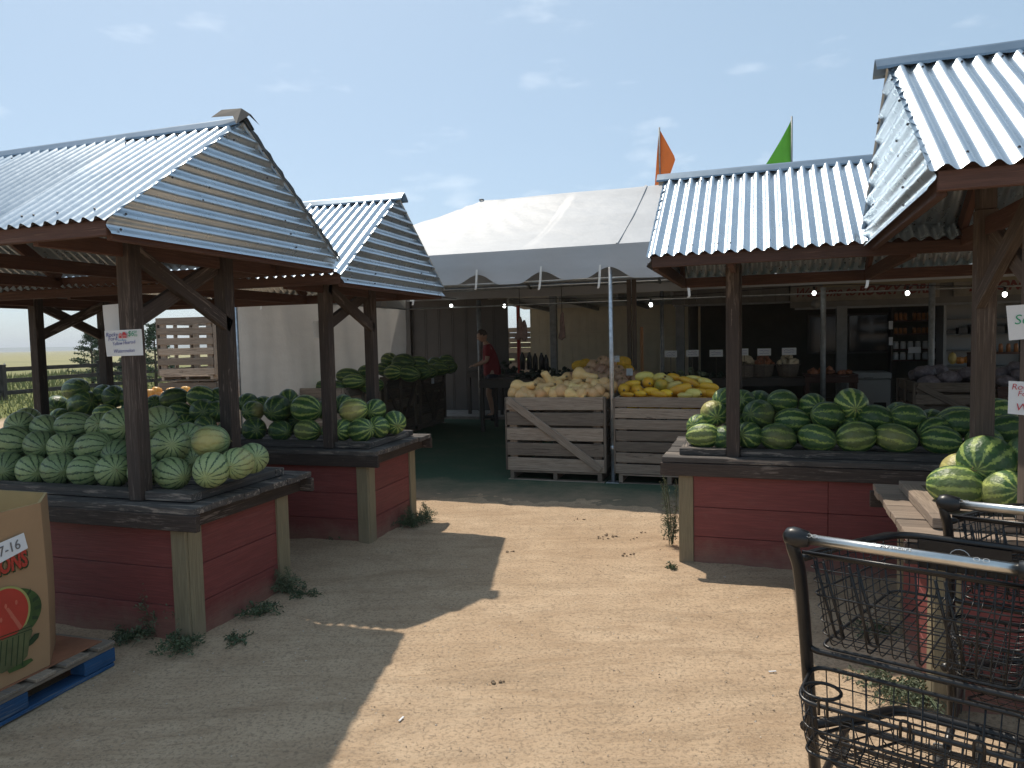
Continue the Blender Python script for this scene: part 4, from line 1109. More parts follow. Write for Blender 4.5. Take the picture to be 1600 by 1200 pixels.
def text_mesh(s, size, mat, parent, matrix, name="lettering", shear=0.0, extr=.0008, align='LEFT', sx=1.0, bold=0.0):
    cu = bpy.data.curves.new(name, 'FONT'); cu.body = s; cu.size = size; cu.shear = shear; cu.extrude = extr; cu.align_x = align; cu.offset = bold; cu.resolution_u = 3
    t_ = bpy.data.objects.new(name, cu)
    me = bpy.data.meshes.new_from_object(t_)
    bpy.data.objects.remove(t_); bpy.data.curves.remove(cu)
    me.materials.clear(); me.materials.append(mat)
    o = bpy.data.objects.new(name, me); link(o, parent); o.matrix_basis = matrix @ Matrix.Diagonal((sx, 1, 1, 1))
    return o
UPR = Matrix.Rotation(R(90), 4, 'X')     # upright, facing -v
sg = empty("welcome_sign", T(7.12, 6.97, 2.2), PHI, "long weathered welcome sign with dark red lettering over the shop front", "sign")
SIGNB = plain("weathered_sign_board", (0.23, 0.21, 0.175), 0.8, 0, 0.2, 5)
b_ = Geo(); b_.box((0, -.03, 0), (2.5, 0, .31)); b_.build("sign_board", SIGNB, sg)
b_ = Geo(); b_.box((2.72, -.03, .0), (5.4, 0, .31)); b_.build("sign_board", SIGNB, sg)
text_mesh("Welcome to", .24, SIGNRED, sg, Matrix.Translation((.06, -.032, .09)) @ UPR, shear=.45, sx=.86, bold=.004)
text_mesh("ROCKY FORD", .23, SIGNRED, sg, Matrix.Translation((1.16, -.032, .09)) @ UPR, shear=.35, sx=.86, bold=.009)
text_mesh("MELONS", .23, SIGNRED, sg, Matrix.Translation((2.95, -.032, .09)) @ UPR, shear=.35, sx=1.0, bold=.009)

# round post clock / speaker
p = at_t(1275, 475, 6.6)
o = tube("wall_clock", [p, p + VT * .05], .085, TRIMW, None, 20); tag(o, "round dim clock hanging under the welcome sign's left end", "clock")
# tent back posts / yard posts
def yard_post(px, t, label, mat=POLED, r_=.045, top=2.5, sq=False):
    p = at_t(px, 560, t); a = toT(p)
    if sq: o = board("post", T(a.x, t, .0), T(a.x, t, top), r_ * 2, r_ * 2, mat, None, upv=(UT.x, UT.y, 0))
    else: o = tube("post", [T(a.x, t, 0), T(a.x, t, top)], r_, mat, None, 10)
    return tag(o, label, "post", "posts under the tent and shed eaves")
yard_post(750, 5.75, "grey steel post beside the person in red", top=2.42)
yard_post(866, 5.6, "grey steel post in front of the cream wall", r_=.06, top=2.42, sq=True)
yard_post(1035, 5.6, "thin steel post left of the shop front", r_=.035, top=2.45)
yard_post(1286, 4.6, "steel post under the word Welcome", r_=.04, top=2.32)
yard_post(1455, 4.6, "steel post between the jars and the fridge", r_=.045, top=2.32)
yard_post(984, 2.9, "left board of the twin grey wooden uprights behind the pumpkins", CRATEW, .03, 2.45, True)
yard_post(992, 2.9, "right board of the twin grey wooden uprights behind the pumpkins", CRATEW, .03, 2.45, True)
yard_post(1003, 3.1, "short reddish timber leaning behind the pumpkin heap", NEWWOOD, .022, 1.75, True)
yard_post(624, 5.1, "weathered wooden post at the end of the grey tent wall", CRATEW, .05, 2.3, True)

# string lights
wire = []
sb = [(642, 466, 5.0), (705, 478, 5.0), (788, 478, 5.2), (1017, 476, 4.4), (1272, 458, 4.4), (1418, 458, 4.0), (1570, 460, 3.6)]
pts = [at_t(x, y - 12, t) for x, y, t in sb]
o = tube("light_string_cable", bez([q_ + Vector((0, 0, 0)) for q_ in pts], 6), .006, BLACKP, None, 5)
tag(o, "black cable carrying the bare bulbs under the tent", "cable")
for k, (x, y, t) in enumerate(sb):
    c = at_t(x, y, t); r_ = empty("light_bulb", c, 0, ["tiny lit bulb at the far left end by the tent wall", "lit bulb in front of the dark wall", "lit bulb at the corner of the dark wall above the person", "lit bulb left of the shop front header", "lit bulb hanging before the word Welcome", "lit bulb hanging before the sign's end", "lit bulb seen between the braces of the near right stall"][k], "light bulb", "bare bulbs on the string")
    V, F = ico_geo((0, 0, 0), .030 * (.6 if k == 0 else 1), 2, 0, (1, 1, 1.2)); mesh_obj("glass", V, F, BULB, r_, True)
    tube("socket", [(0, 0, .03), (0, 0, .10)], .019, BLACKP, r_)

# hanging mesh bags
for k, (px, y0, y1, w) in enumerate([(812, 495, 530, .12), (878, 488, 530, .085)]):
    t_ = 4.2; a = at_t(px, y0, t_); b = at_t(px, y1, t_)
    r_ = empty("hanging_bag", (a.x, a.y, a.z), PHI, ["bulky brown net bag on a hook before the red post", "slim brown net bag hung before the cream wall"][k], "bag", "net bags hung from the tent frame")
    h = a.z - b.z
    V, F = lathe([(0, .01), (-.03, .03), (-h * .3, w * .45), (-h * .7, w * .55), (-h * .95, w * .8), (-h, w * .3)], 14)
    V = [(x * (1 + .3 * noise.noise(Vector((x * 9, y * 9, z * 9)))), y * .7, z + .04 * noise.noise(Vector((x * 12, y * 12, 3)))) for x, y, z in V]
    mesh_obj("netting", V, F, BAGM, r_, True)
    if k == 0:
        V, F = lathe([(-.06, .02), (-h * .4, w * .4), (-h * .85, w * .5), (-h * 1.1, w * .3)], 12); V = [(x + .08, y * .7, z) for x, y, z in V]; mesh_obj("netting", V, F, BAGM, r_, True)
    tube("rope", [(0, 0, 0), (0, 0, 2.5 - a.z)], .006, BLACKP, r_)

# dark produce display on the left and centre
def rough_heap(name, s0, s1, t0, t1, z0, h, mat, label, cat, spikes=0, seed=1):
    rn = random.Random(seed); G = Geo()
    n = int((s1 - s0) * (t1 - t0) * 60) + 6
    for _ in range(n):
        s, t = rn.uniform(s0, s1), rn.uniform(t0, t1); e = math.sin(math.pi * (s - s0) / (s1 - s0)) ** .5
        r_ = rn.uniform(.03, .06); V, F = ico_geo(T(s, t, z0 + rn.uniform(0, h) * e), r_, 1, .2, (1, 1, 1.2 if spikes else .9)); G.add(V, F)
        if spikes and rn.random() < .6: G.tube([T(s, t, z0), T(s + rn.uniform(-.02, .02), t, z0 + h * 1.2 + rn.uniform(0, .1))], .022, 5)
    return tag(G.build(name, mat), label, cat, kind='stuff')
def table(s0, s1, t0, t1, z, label, mat=CRATEW):
    r_ = empty("display_table", T(s0, t0), PHI, label, "table"); W, D = s1 - s0, t1 - t0
    n = max(2, int(D / .15))
    for i in range(n): board("plank", (0, (i + .5) * D / n, z - .02), (W, (i + .5) * D / n, z - .02), D / n - .01, .03, mat, r_)
    board("apron", (0, .02, z - .09), (W, .02, z - .09), .03, .1, mat, r_)
    for x in (.04, W - .04):
        for y in (.05, D - .05): board("leg", (x, y, .0), (x, y, z - .036), .06, .06, mat, r_)
    return r_
table(1.9, 3.9, 3.9, 4.7, .92, "shaded table with dark vegetables before the cream wall", GREYWALL)
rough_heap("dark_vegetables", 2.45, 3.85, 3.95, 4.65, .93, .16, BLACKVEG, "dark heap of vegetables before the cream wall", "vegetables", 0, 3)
for k, (px, y) in enumerate([(816, 552), (827, 552), (836, 554), (846, 553), (853, 556), (1000, 566)][:5]):
    c = at_t(px, y, 4.0); V, F = lathe([(-.28, .045), (-.1, .045), (-.05, .04), (0, .018), (.02, .018)], 10)
    tag(mesh_obj("dark_bottle", V, F, BLACKP, None, True, Matrix.Translation(c)), f"dark bottle, {ORD[k]} from the left on the shaded table", "bottle", "dark bottles on the shaded table")
table(.75, 1.65, 6.2, 6.9, .98, "counter in front of the person in red", GREYWALL)
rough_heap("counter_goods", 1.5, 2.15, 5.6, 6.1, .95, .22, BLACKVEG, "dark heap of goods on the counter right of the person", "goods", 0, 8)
table(1.5, 2.3, 5.5, 6.2, .93, "small counter right of the person in red", GREYWALL)
c = at_t(826, 590, 3.4); ct = toT(c)
bx = Geo(); bx.box((ct.x - .16, 3.3, .72), (ct.x + .17, 3.6, .93)); tag(bx.build("wooden_box", CRATEW, matrix=Matrix.Translation(OT) @ Matrix.Rotation(PHI, 4, 'Z')), "small grey wooden box behind the butternut bin", "box")
table(ct.x - .25, ct.x + .6, 3.2, 3.8, .718, "low table carrying the small grey box")

# vegetables with signs in front of the shop
table(4.85, 7.35, 5.2, 5.8, .86, "long shaded table carrying baskets and price signs", GREYWALL)
def basket(s, t, z, r0, mat, label, heapm, n=46):
    r_ = empty("bushel_basket", T(s, t, z), PHI, label, "basket", "bushel baskets on the shaded table")
    V, F = lathe([(0, r0 * .75), (.03, r0 * .8), (.13, r0 * .93), (.22, r0), (.22, r0 * .93), (.1, r0 * .85)], 22); mesh_obj("basket_body", V, F, CRATEW, r_, False)
    tube("rim", [(r0 * 1.03 * math.cos(a * .3), r0 * 1.03 * math.sin(a * .3), .215) for a in range(21)], .012, CRATEW, r_, closed=True, n=6)
    G = Geo()
    for _ in range(n):
        a = random.uniform(0, 6.28); q_ = random.random() ** .5 * .9; G.add(*ico_geo((r0 * q_ * math.cos(a), r0 * q_ * math.sin(a), .2 + (1 - q_) * .22 + random.uniform(-.02, .02)), random.uniform(.028, .04), 2))
    o = G.build("onions", heapm, r_, True); o['kind'] = 'stuff'
for px, mt, lb in ((1164, ONION, "basket of white onions partly behind the brown stall post"), (1192, ONIONR, "basket of brown onions under a price sign"), (1231, ONION, "basket of pale onions right of the brown ones")):
    p = toT(at_t(px, 590, 5.4)); basket(p.x, 5.45, .862, .19, CRATEW, lb, mt)
p = toT(at_t(1082, 570, 5.4)); rough_heap("leafy_greens", p.x - .25, p.x + .22, 5.3, 5.7, .87, .22, LEAFY, "pale leafy greens heaped under the second price sign", "vegetables", 0, 11)
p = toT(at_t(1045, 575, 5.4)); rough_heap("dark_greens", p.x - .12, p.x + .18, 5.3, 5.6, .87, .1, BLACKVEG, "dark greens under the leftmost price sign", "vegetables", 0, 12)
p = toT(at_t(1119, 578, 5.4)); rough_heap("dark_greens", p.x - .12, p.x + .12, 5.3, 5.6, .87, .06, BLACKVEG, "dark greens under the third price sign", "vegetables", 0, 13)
for k, (px, py, w) in enumerate([(1048, 553, 19), (1082, 552, 19), (1119, 552, 20), (1163, 550, 12), (1194, 550, 20), (1233, 549, 21)]):
    c = at_t(px, py, 5.25); h = .14; r_ = empty("price_sign", (c.x, c.y, c.z), PHI, f"white price card on a stick, {ORD[k]} from the left above the vegetables", "price sign", "price cards on the shaded table")
    W = w * c.y / FPX; b_ = Geo(); b_.box((-W / 2, -.002, -.06), (W / 2, .002, .06)); b_.build("card", WHITE, r_)
    tube("stick", [(0, .006, -.06), (0, .006, -.06 - (c.z - .06 - .87))], .005, CRATEW, r_)
    # scribbled price lines
    G = Geo()
    for j in range(2):
        G.tube([(-W * .35 + i * W * .1, -.004, .02 - j * .04 + random.uniform(-.01, .01)) for i in range(8)], .0022, 4)
    G.build("scribble", INKB, r_)
# brown table with mound, freezer, shelves, fridge
p0 = toT(at_t(1257, 590, 5.0)).x; p1 = toT(at_t(1340, 590, 5.0)).x
table(p0, p1, 4.9, 5.5, .93, "dark brown table right of the onion baskets", REDWOOD)
rough_heap("pepper_mound", p0 + .1, p1 - .1, 4.95, 5.45, .94, .08, ONIONR, "low dark mound of produce on the brown table", "produce", 0, 14)
q0 = toT(at_t(1322, 600, 6.0)).x; q1 = toT(at_t(1392, 600, 6.0)).x
fz = empty("chest_freezer", T(q0, 6.0), PHI, "white chest freezer in the dim shop front", "freezer")
block("cabinet", (0, 0, .08), (q1 - q0, .65, .78), FREEZ, fz, bev=.02)
block("lid", (-.01, -.01, .785), (q1 - q0 + .01, .66, .90), FREEZ, fz, bev=.02)
block("vent_grille", ((q1 - q0) * .62, -.012, .25), ((q1 - q0) * .9, -.001, .38), BLACKP, fz)
block("handle", ((q1 - q0) * .4, -.03, .79), ((q1 - q0) * .6, -.011, .82), TRIMW, fz)
s0 = toT(at_t(1392, 520, 8.2)).x; s1 = toT(at_t(1468, 520, 8.2)).x
sh = empty("jar_shelf", T(s0, 8.2), PHI, "dark shelving with rows of preserve jars in the shop", "shelf")
W = s1 - s0
for x in (.02, W - .02): board("upright", (x, .15, .07), (x, .15, 2.2), .03, .3, GREYWALL, sh, upv=(0, 1, 0))
lv = [toT(at_t(1420, y, 8.2)).z for y in (500, 521, 545, 562)]
for z in lv: board("shelf_board", (.04, .15, z - .015), (W - .04, .15, z - .015), .3, .025, REDWOOD, sh)
for li, z in enumerate(lv):
    n = 9 if li < 2 else 6
    rr_ = .035 if li < 2 else .05
    for i in range(n):
        if li < 2 and i in (3,): continue
        x = .1 + i * (W - .2) / (n - 1); h = (.16 if li == 0 else .13) if li < 2 else .15
        r_ = empty("jar", T(s0, 8.2) + UT * x + VT * .07 + Vector((0, 0, z)), PHI, f"{'amber' if li < 2 else 'white capped'} preserve jar, {ORD[i]} from the left on the {['top', 'second', 'third', 'lowest'][li]} shelf", "jar", "preserve jars on the dim shelf")
        V, F = lathe([(0, rr_), (h * .75, rr_), (h * .85, rr_ * .8)], 12); mesh_obj("glass", V, F, JARA if li < 2 else PRINTW, r_, True)
        V, F = lathe([(h * .85, rr_ * .85), (h, rr_ * .85)], 12); mesh_obj("lid", V, F, STRAP if li > 1 else CRATEW, r_, True)
c = at_t(1429, 547, 8.1); b_ = Geo(); b_.box((-.11, 0, -.06), (.11, .005, .06)); o = b_.build("price_card", WHITE, None, matrix=Matrix.Translation(c) @ Matrix.Rotation(PHI, 4, 'Z')); tag(o, "white price card on the front of the jar shelves", "price sign")
for k, y in enumerate((508, 533)):
    c = at_t(1392, y, 8.1); b_ = Geo(); b_.box((-.035, 0, -.08), (.035, .005, .08)); o = b_.build("notice", WHITE, None, matrix=Matrix.Translation(c) @ Matrix.Rotation(PHI, 4, 'Z')); tag(o, ["upper narrow white notice on the left shelf upright", "lower narrow white notice on the left shelf upright"][k], "notice")
f0 = toT(at_t(1474, 520, 7.6)).x
fr = empty("display_fridge", T(f0, 7.6), PHI, "pale open display case with shelves behind the near post", "fridge")
block("back_panel", (0, .5, .5), (1.6, .55, 2.1), FREEZ, fr)
block("side_panel", (0, .0, .5), (.05, .498, 2.1), FREEZ, fr); block("side_panel", (1.55, .0, .5), (1.6, .498, 2.1), FREEZ, fr)
for z in (.9, 1.2, 1.5, 1.8): block("shelf", (.052, .05, z), (1.548, .498, z + .02), TRIMW, fr)
for i in range(7): block("carton", (.1 + i * .2, .2, 1.521), (.25 + i * .2, .4, 1.60 + .05 * (i % 3)), BLACKP if i < 3 else HEADERP, fr)
# right hand bin with bagged onions
cb = crate(Tw(toT(at_t(1425, 640, 3.4)).x, 3.2), PH, 1.3, 1.2, .9, 5, "shaded slatted bin full of white netted bags on the right", CRATEW, diag=1, gap=.03)
ob = toT(at_t(1425, 640, 3.4)).x
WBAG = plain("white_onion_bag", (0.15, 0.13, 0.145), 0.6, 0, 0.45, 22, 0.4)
for k in range(12):
    V, F = ico_geo((0, 0, 0), 1, 3, 0, (.15, .12, .09)); V = [v * (1 + .25 * noise.noise(v * 14 + Vector((k, 0, 0)))) for v in V]
    p = T(ob + .2 + (k % 5) * .24, 3.35 + (k // 5) * .32, .9 + (k % 3) * .06)
    tag(mesh_obj("produce_bag", V, F, WBAG, None, True, Matrix.Translation(p)), f"crumpled white produce bag, {ORD[k % 5]} from left in the {['front', 'middle', 'back'][k // 5]} of the shaded right bin", "bag", "white bags in the shaded right bin")
for k, (px, py) in enumerate([(1488, 560), (1500, 563), (1513, 562)]):
    c = at_t(px, py, 6.0)
    place(PK[1] if k else YS[2], c, (0, 0, 1), .15 if k else .2, ["pale yellow melon standing on the box behind the bins", "flat golden squash beside the yellow melon", "golden squash nearest the grey post"][k], "squash", "squash on the far box")
fb = crate(Tw(toT(at_t(1470, 600, 6)).x, 5.8), PH, .8, .5, .93, 4, "pale wooden box holding golden squash in the far right", CRATEL)
# goods at the far right between the near stall's posts
x0 = toT(at_t(1560, 590, 3.0)).x
table(x0, x0 + 1.6, 3.0, 3.8, .86, "brown table with bags seen between the near stall's posts", REDWOOD)
for k in range(8):
    V, F = ico_geo((0, 0, 0), 1, 3, 0, (.13, .11, .08)); V = [v * (1 + .3 * noise.noise(v * 15 + Vector((k, 5, 0)))) for v in V]
    p = T(x0 + .1 + (k % 4) * .17, 3.05 + (k // 4) * .2, .93 + (k % 3) * .08)
    tag(mesh_obj("produce_bag", V, F, WBAG, None, True, Matrix.Translation(p)), f"crumpled white bag, {ORD[k % 4]} from left in the {['front', 'back'][k // 4]} row on the far right brown table", "bag", "white bags on the brown table")
for k in range(6):
    p = T(x0 + .3 + k * .1, 5.0, 1.25)
    V, F = lathe([(0, .03), (.1, .03), (.13, .02)], 10); tag(mesh_obj("jar", V, F, JARA, None, True, Matrix.Translation(p)), f"amber jar, {ORD[k]} from the left on the high far right shelf", "jar", "jars on the far right shelf")
hs = Geo(); hs.box((0, 0, 0), (1.2, .3, .03)); hs.box((0, .02, -1.25), (.05, .28, -.002)); hs.box((1.15, .02, -1.25), (1.2, .28, -.002)); tag(hs.build("high_shelf", REDWOOD, matrix=Matrix.Translation(T(x0 + .2, 4.9, 1.22)) @ Matrix.Rotation(PHI, 4, 'Z')), "brown shelf carrying amber jars at the far right", "shelf")

# ------------------------------------------------------------------ person in the shade
def skin_chain(name, joints, mat, parent, sub=2):
    """joints: list of (id, parent id or None, (x,y,z), radius or (rx,ry))"""
    idx = {j[0]: i for i, j in enumerate(joints)}
    me = bpy.data.meshes.new(name)
    me.from_pydata([j[2] for j in joints], [(idx[j[1]], idx[j[0]]) for j in joints if j[1] is not None], [])
    o = bpy.data.objects.new(name, me); link(o, parent); me.materials.append(mat)
    md = o.modifiers.new("skin", 'SKIN'); md.use_smooth_shade = True
    if not me.skin_vertices: me.attributes  # layer appears with the modifier
    try: sv = me.skin_vertices[0].data
    except Exception:
        bm = bmesh.new(); bm.from_mesh(me); bm.verts.layers.skin.verify(); bm.to_mesh(me); bm.free(); sv = me.skin_vertices[0].data
    for i, j in enumerate(joints):
        r_ = j[3] if isinstance(j[3], tuple) else (j[3], j[3]); sv[i].radius = r_; sv[i].use_root = (j[1] is None)
    s_ = o.modifiers.new("sub", 'SUBSURF'); s_.levels = sub; s_.render_levels = sub
    return o
pp0 = on_ground(771, 653, .07)
person = empty("person", pp0, PHI + math.pi + .35, "person in a dark red shirt and dark shorts leaning over the counter in the shade", "person")
# local: +x forward (toward the counter), +y the person's left
J = [('pel', None, (0, 0, .93), (.105, .08)), ('sp1', 'pel', (.015, 0, 1.08), (.10, .075)), ('sp2', 'sp1', (.045, 0, 1.25), (.115, .085)), ('chest', 'sp2', (.075, 0, 1.36), (.11, .08)),
     ('neck', 'chest', (.115, 0, 1.47), .055), ('neck2', 'neck', (.145, 0, 1.53), .052)]
for sd, n in ((1, 'l'), (-1, 'r')):
    J += [(n + 'sh', 'chest', (.07, sd * .175, 1.385), .062), (n + 'el', n + 'sh', (.10 + .05 * (sd < 0), sd * .23, 1.13), .043), (n + 'wr', n + 'el', (.33, sd * .17, 1.05), .027), (n + 'pa', n + 'wr', (.38, sd * .165, 1.045), .030),
          (n + 'hip', 'pel', (.0, sd * .09, .86), .092), (n + 'kn', n + 'hip', (.02 + .07 * (sd > 0), sd * .10, .50), .058), (n + 'ca', n + 'kn', (-.005 + .05 * (sd > 0), sd * .10, .34), .054), (n + 'an', n + 'ca', (-.03 + .04 * (sd > 0), sd * .10, .09), .036), (n + 'to', n + 'an', (.12 + .04 * (sd > 0), sd * .115, .03), .034)]
body = skin_chain("body", J, SKIN, person)
for sd in (1, -1):
    for k, (dy, l) in enumerate(((-.024, .062), (-.008, .072), (.008, .068), (.022, .055))):
        skin_chain("finger", [('a', None, (.385, sd * .165 + dy, 1.045), .010), ('b', 'a', (.385 + l * .6, sd * .165 + dy, 1.035), .009), ('c', 'b', (.385 + l, sd * .165 + dy, 1.015), .007)], SKIN, person, 1)
    skin_chain("thumb", [('a', None, (.36, sd * .165 - sd * .02, 1.045), .011), ('b', 'a', (.39, sd * .165 - sd * .05, 1.04), .010), ('c', 'b', (.415, sd * .165 - sd * .058, 1.03), .008)], SKIN, person, 1)
# head, tilted down
bm = bmesh.new(); bmesh.ops.create_uvsphere(bm, u_segments=28, v_segments=20, radius=1)
for v in bm.verts:
    x, y, z = v.co
    w = 1 - .22 * max(0, -z) - .10 * max(0, z) * 0
    X = x * .098 * (1 - .12 * max(0, -z)); Yy = y * .076 * w; Z = z * .118
    if x > .3:
        X += .022 * math.exp(-((y) / .16) ** 2 - ((z + .12) / .2) ** 2)              # nose
        X += .006 * math.exp(-((y) / .3) ** 2 - ((z + .45) / .1) ** 2)                # mouth
        X -= .010 * math.exp(-((abs(y) - .36) / .16) ** 2 - ((z - .08) / .13) ** 2)   # eye sockets
        X += .008 * math.exp(-((y) / .3) ** 2 - ((z + .85) / .2) ** 2)                # chin
    if abs(y) > .9 and abs(z) < .3 and abs(x) < .3: Yy *= 1.16                        # ears
    v.co = (X, Yy, Z)
hm = Matrix.Translation((.185, 0, 1.625)) @ Matrix.Rotation(.45, 4, 'Y')
head = bm_obj("head", bm, SKIN, person, True, hm)
for sd in (1, -1):
    V, F = ico_geo((.086, sd * .030, .012), .010, 1); mesh_obj("eye", V, F, BLACKP, head, True)
bm = bmesh.new(); bmesh.ops.create_uvsphere(bm, u_segments=24, v_segments=16, radius=1)
bmesh.ops.delete(bm, geom=[v for v in bm.verts if v.co.z < -.25 or (v.co.x > .35 and v.co.z < .45)], context='VERTS')
for v in bm.verts: v.co = Vector((v.co.x * .108 - .008, v.co.y * .086, v.co.z * .126 + .006)) * (1 + .04 * noise.noise(v.co * 5))
bm_obj("hair", bm, HAIR, head, True)
skin_chain("shirt", [('pel', None, (0, 0, .80), (.20, .18)), ('s0', 'pel', (0, 0, .93), (.185, .155)), ('s1', 's0', (.015, 0, 1.08), (.175, .145)), ('s2', 's1', (.045, 0, 1.25), (.155, .122)), ('ch', 's2', (.075, 0, 1.37), (.14, .112)),
    ('l', 'ch', (.07, .18, 1.39), .080), ('l2', 'l', (.085, .225, 1.21), .068), ('r', 'ch', (.07, -.18, 1.39), .080), ('r2', 'r', (.10, -.225, 1.21), .068), ('n', 'ch', (.10, 0, 1.45), .072)], SHIRT, person)
skin_chain("shorts", [('pel', None, (0, 0, .93), (.142, .11)), ('l', 'pel', (.0, .095, .82), .108), ('l2', 'l', (.05, .10, .56), .088), ('r', 'pel', (.0, -.095, .82), .108), ('r2', 'r', (.01, -.10, .56), .088)], SHORTS, person)
for sd in (1, -1):
    x = .04 * (sd > 0)
    skin_chain("shoe", [('a', None, (-.05 + x, sd * .10, .045), .045), ('b', 'a', (.05 + x, sd * .108, .042), .045), ('c', 'b', (.15 + x, sd * .118, .034), .036)], BLACKP, person, 1)

# ------------------------------------------------------------------ outside left: crate stack, fence, tree, plain
def crate_at(x, y, rz, z, label, W=.95, H=.96, n=6): return crate((x, y), rz, W, 1.0, H, n, label, CRATEL, zoff=z, gap=.05, base=.09, diag_side=False)
cp = on_ground(249, 608, 1.06)
d_ = 11.0; r_ = survey_ray(250, 608); cp = r_ * (d_ / r_.y)
crate_at(cp.x, d_, -.12, 1.08, "upper weathered bin of the stack outside, open slats against the sky", .90, .98, 6)
crate_at(cp.x - .02, d_ + .02, -.10, 0.02, "lower bin of the stack outside, mostly hidden by melons", .93, 1.04, 6)
d2 = 9.4; r_ = survey_ray(232, 622); x2 = (r_ * (d2 / r_.y)).x
crate((x2 - .1, d2), -.1, 1.1, .9, .88, 5, "low bin outside holding pale orange pumpkins", CRATEL)
for k, (px, py, rr_) in enumerate([(236, 616, 10), (247, 621, 12), (258, 619, 9), (290, 610, 8), (268, 613, 9), (280, 615, 9), (302, 617, 10), (245, 611, 8)]):
    r_ = survey_ray(px, py); dd = d2 + .25 + .05 * (k % 3); c = r_ * (dd / r_.y) + Vector((0, 0, EYE)); R_ = rr_ * dd / FPX
    place(PK[1], c, (0.3 * math.sin(k), .2, 1), R_ * 2.0, f"pale orange pumpkin, {ORD[[0,1,3,6,4,5,7,2][k]]} in the outdoor bin beyond the striped melons", "pumpkin", "orange pumpkins in the outdoor bin")
# stacks seen through the gaps in the shed
for k, (px, t0, z0) in enumerate([(631, 7.6, 0.02), (803, 11.2, .02)]):
    a = toT(at_t(px, 560, t0)); 
    for j in range(2):
        crate(Tw(a.x - .55, t0 + j * .02), PHI, 1.15, 1.0, .95, 6, [["bottom bin seen through the gap left of the dark wall", "top bin seen through the gap left of the dark wall"], ["bottom bin seen through the opening by the red post", "top bin seen through the opening by the red post"]][k][j], CRATEL, zoff=.02 + j * .97)
# fence
fa, fb_ = Vector((-16.76, 23.5, 0)), Vector((-15.9, 27.6, 0)); fd = (fb_ - fa)
fence = empty("rail_fence", fa, 0, "dark brown three-rail wooden fence along the prairie", "fence")
FENCE = wood("dark_fence_wood", (0.022, 0.017, 0.015), (0.045, 0.034, 0.028), (0.1, 0.08, 0.07), .72, .8)
for k in range(-5, 9):
    p = fd * k
    f_ = board("fence_post", (p.x, p.y, -.1), (p.x, p.y, 1.12), .17, .17, FENCE, fence, upv=(0, 1, 0))
    board("post_cap", (p.x, p.y, 1.121), (p.x, p.y, 1.17), .20, .20, FENCE, fence, upv=(0, 1, 0), bev=.02)
    for z in (.22, .62, 1.0):
        a = p + fd * .02; b = p + fd * .98
        board("rail", (a.x, a.y, z + random.uniform(-.015, .015)), (b.x, b.y, z + random.uniform(-.015, .015)), .045, .14, FENCE, fence)
pole_ = tube("wire_stake", [(0, 0, 0), (0, 0, 1.15)], .02, POLED, None, matrix=Matrix.Translation((-19.5, 27.5, 0))); tag(pole_, "thin dark stake standing behind the fence", "stake")

def leaves(G, c, r_, n, size, sc=(1, 1, 1), rn=random, droop=0):
    for _ in range(n):
        v = Vector((rn.gauss(0, .5), rn.gauss(0, .5), rn.gauss(0, .5))); p = Vector(c) + Vector((v.x * sc[0], v.y * sc[1], v.z * sc[2])) * r_
        a = Vector((rn.uniform(-1, 1), rn.uniform(-1, 1), rn.uniform(-.6, 1) - droop)).normalized(); b = a.cross(Vector((rn.uniform(-1, 1), rn.uniform(-1, 1), rn.uniform(-1, 1)))).normalized()
        s_ = size * rn.uniform(.6, 1.3); G.add([p, p + a * s_ * .5 + b * s_ * .22, p + a * s_, p + a * s_ * .5 - b * s_ * .22], [(0, 1, 2, 3)])
def conifer(x, y, h, w, label, seed):
    rn = random.Random(seed); r_ = empty("fir_tree", (x, y, 0), 0, label, "tree", "small conifers beyond the fence")
    tube("trunk", [(0, 0, 0), (.02, 0, h * .5), (0, 0, h * .95)], .06, BARK, r_, radii=[.07, .04, .01])
    G = Geo(); B = Geo()
    for k in range(46):
        z = h * (.10 + .88 * (k / 46) ** .9); L = w * .5 * (1 - z / h) ** .75 * rn.uniform(.65, 1.15) + .05; a = rn.uniform(0, 6.28)
        e = Vector((L * math.cos(a), L * math.sin(a), L * .25)); B.tube([(0, 0, z), Vector((0, 0, z)) + e * .5, Vector((0, 0, z)) + e], .012, 4)
        for q_ in (.35, .55, .75, .95): leaves(G, Vector((0, 0, z)) + e * q_, .10, 20, .10, (1.2, 1.2, .6), rn)
    B.build("limbs", BARK, r_); G.build("crown", FIRL, r_)
conifer(-17.6, 30.0, 2.35, 2.1, "small fir tree just behind the fence, left of the paper sign", 1)
conifer(-14.2, 28.5, 2.6, 2.4, "sparse fir tree behind the outdoor crate stack", 2)
conifer(-17.2, 32.0, 1.3, 1.5, "low bushy fir between the fence and the left post", 3)
# grass
G = Geo(); rn = random.Random(5)
for _ in range(16000):
    d = rn.uniform(0, 1) ** 1.5 * 26; along = rn.uniform(-9, 26)
    base = Vector((-13.5, 17.5, 0)) + Vector((.25, .97, 0)) * along + Vector((-.97, .25, 0)) * (d - 1.5)
    if base.y < 12: continue
    h = rn.uniform(.06, .2) * (1 + d * .05); l = Vector((rn.uniform(-.1, .1), rn.uniform(-.1, .1), h)); w_ = Vector((rn.uniform(-1, 1), rn.uniform(-1, 1), 0)).normalized() * .02 * (1 + d * .05)
    G.add([base - w_, base + w_, base + l], [(0, 1, 2)])
GRASSM = plain("prairie_grass_blades", (0.19, 0.205, 0.065), 0.8, 0, 0.35, 2)
tag(G.build("grass", GRASSM), "short dry green grass along the fence", "grass", kind='stuff')
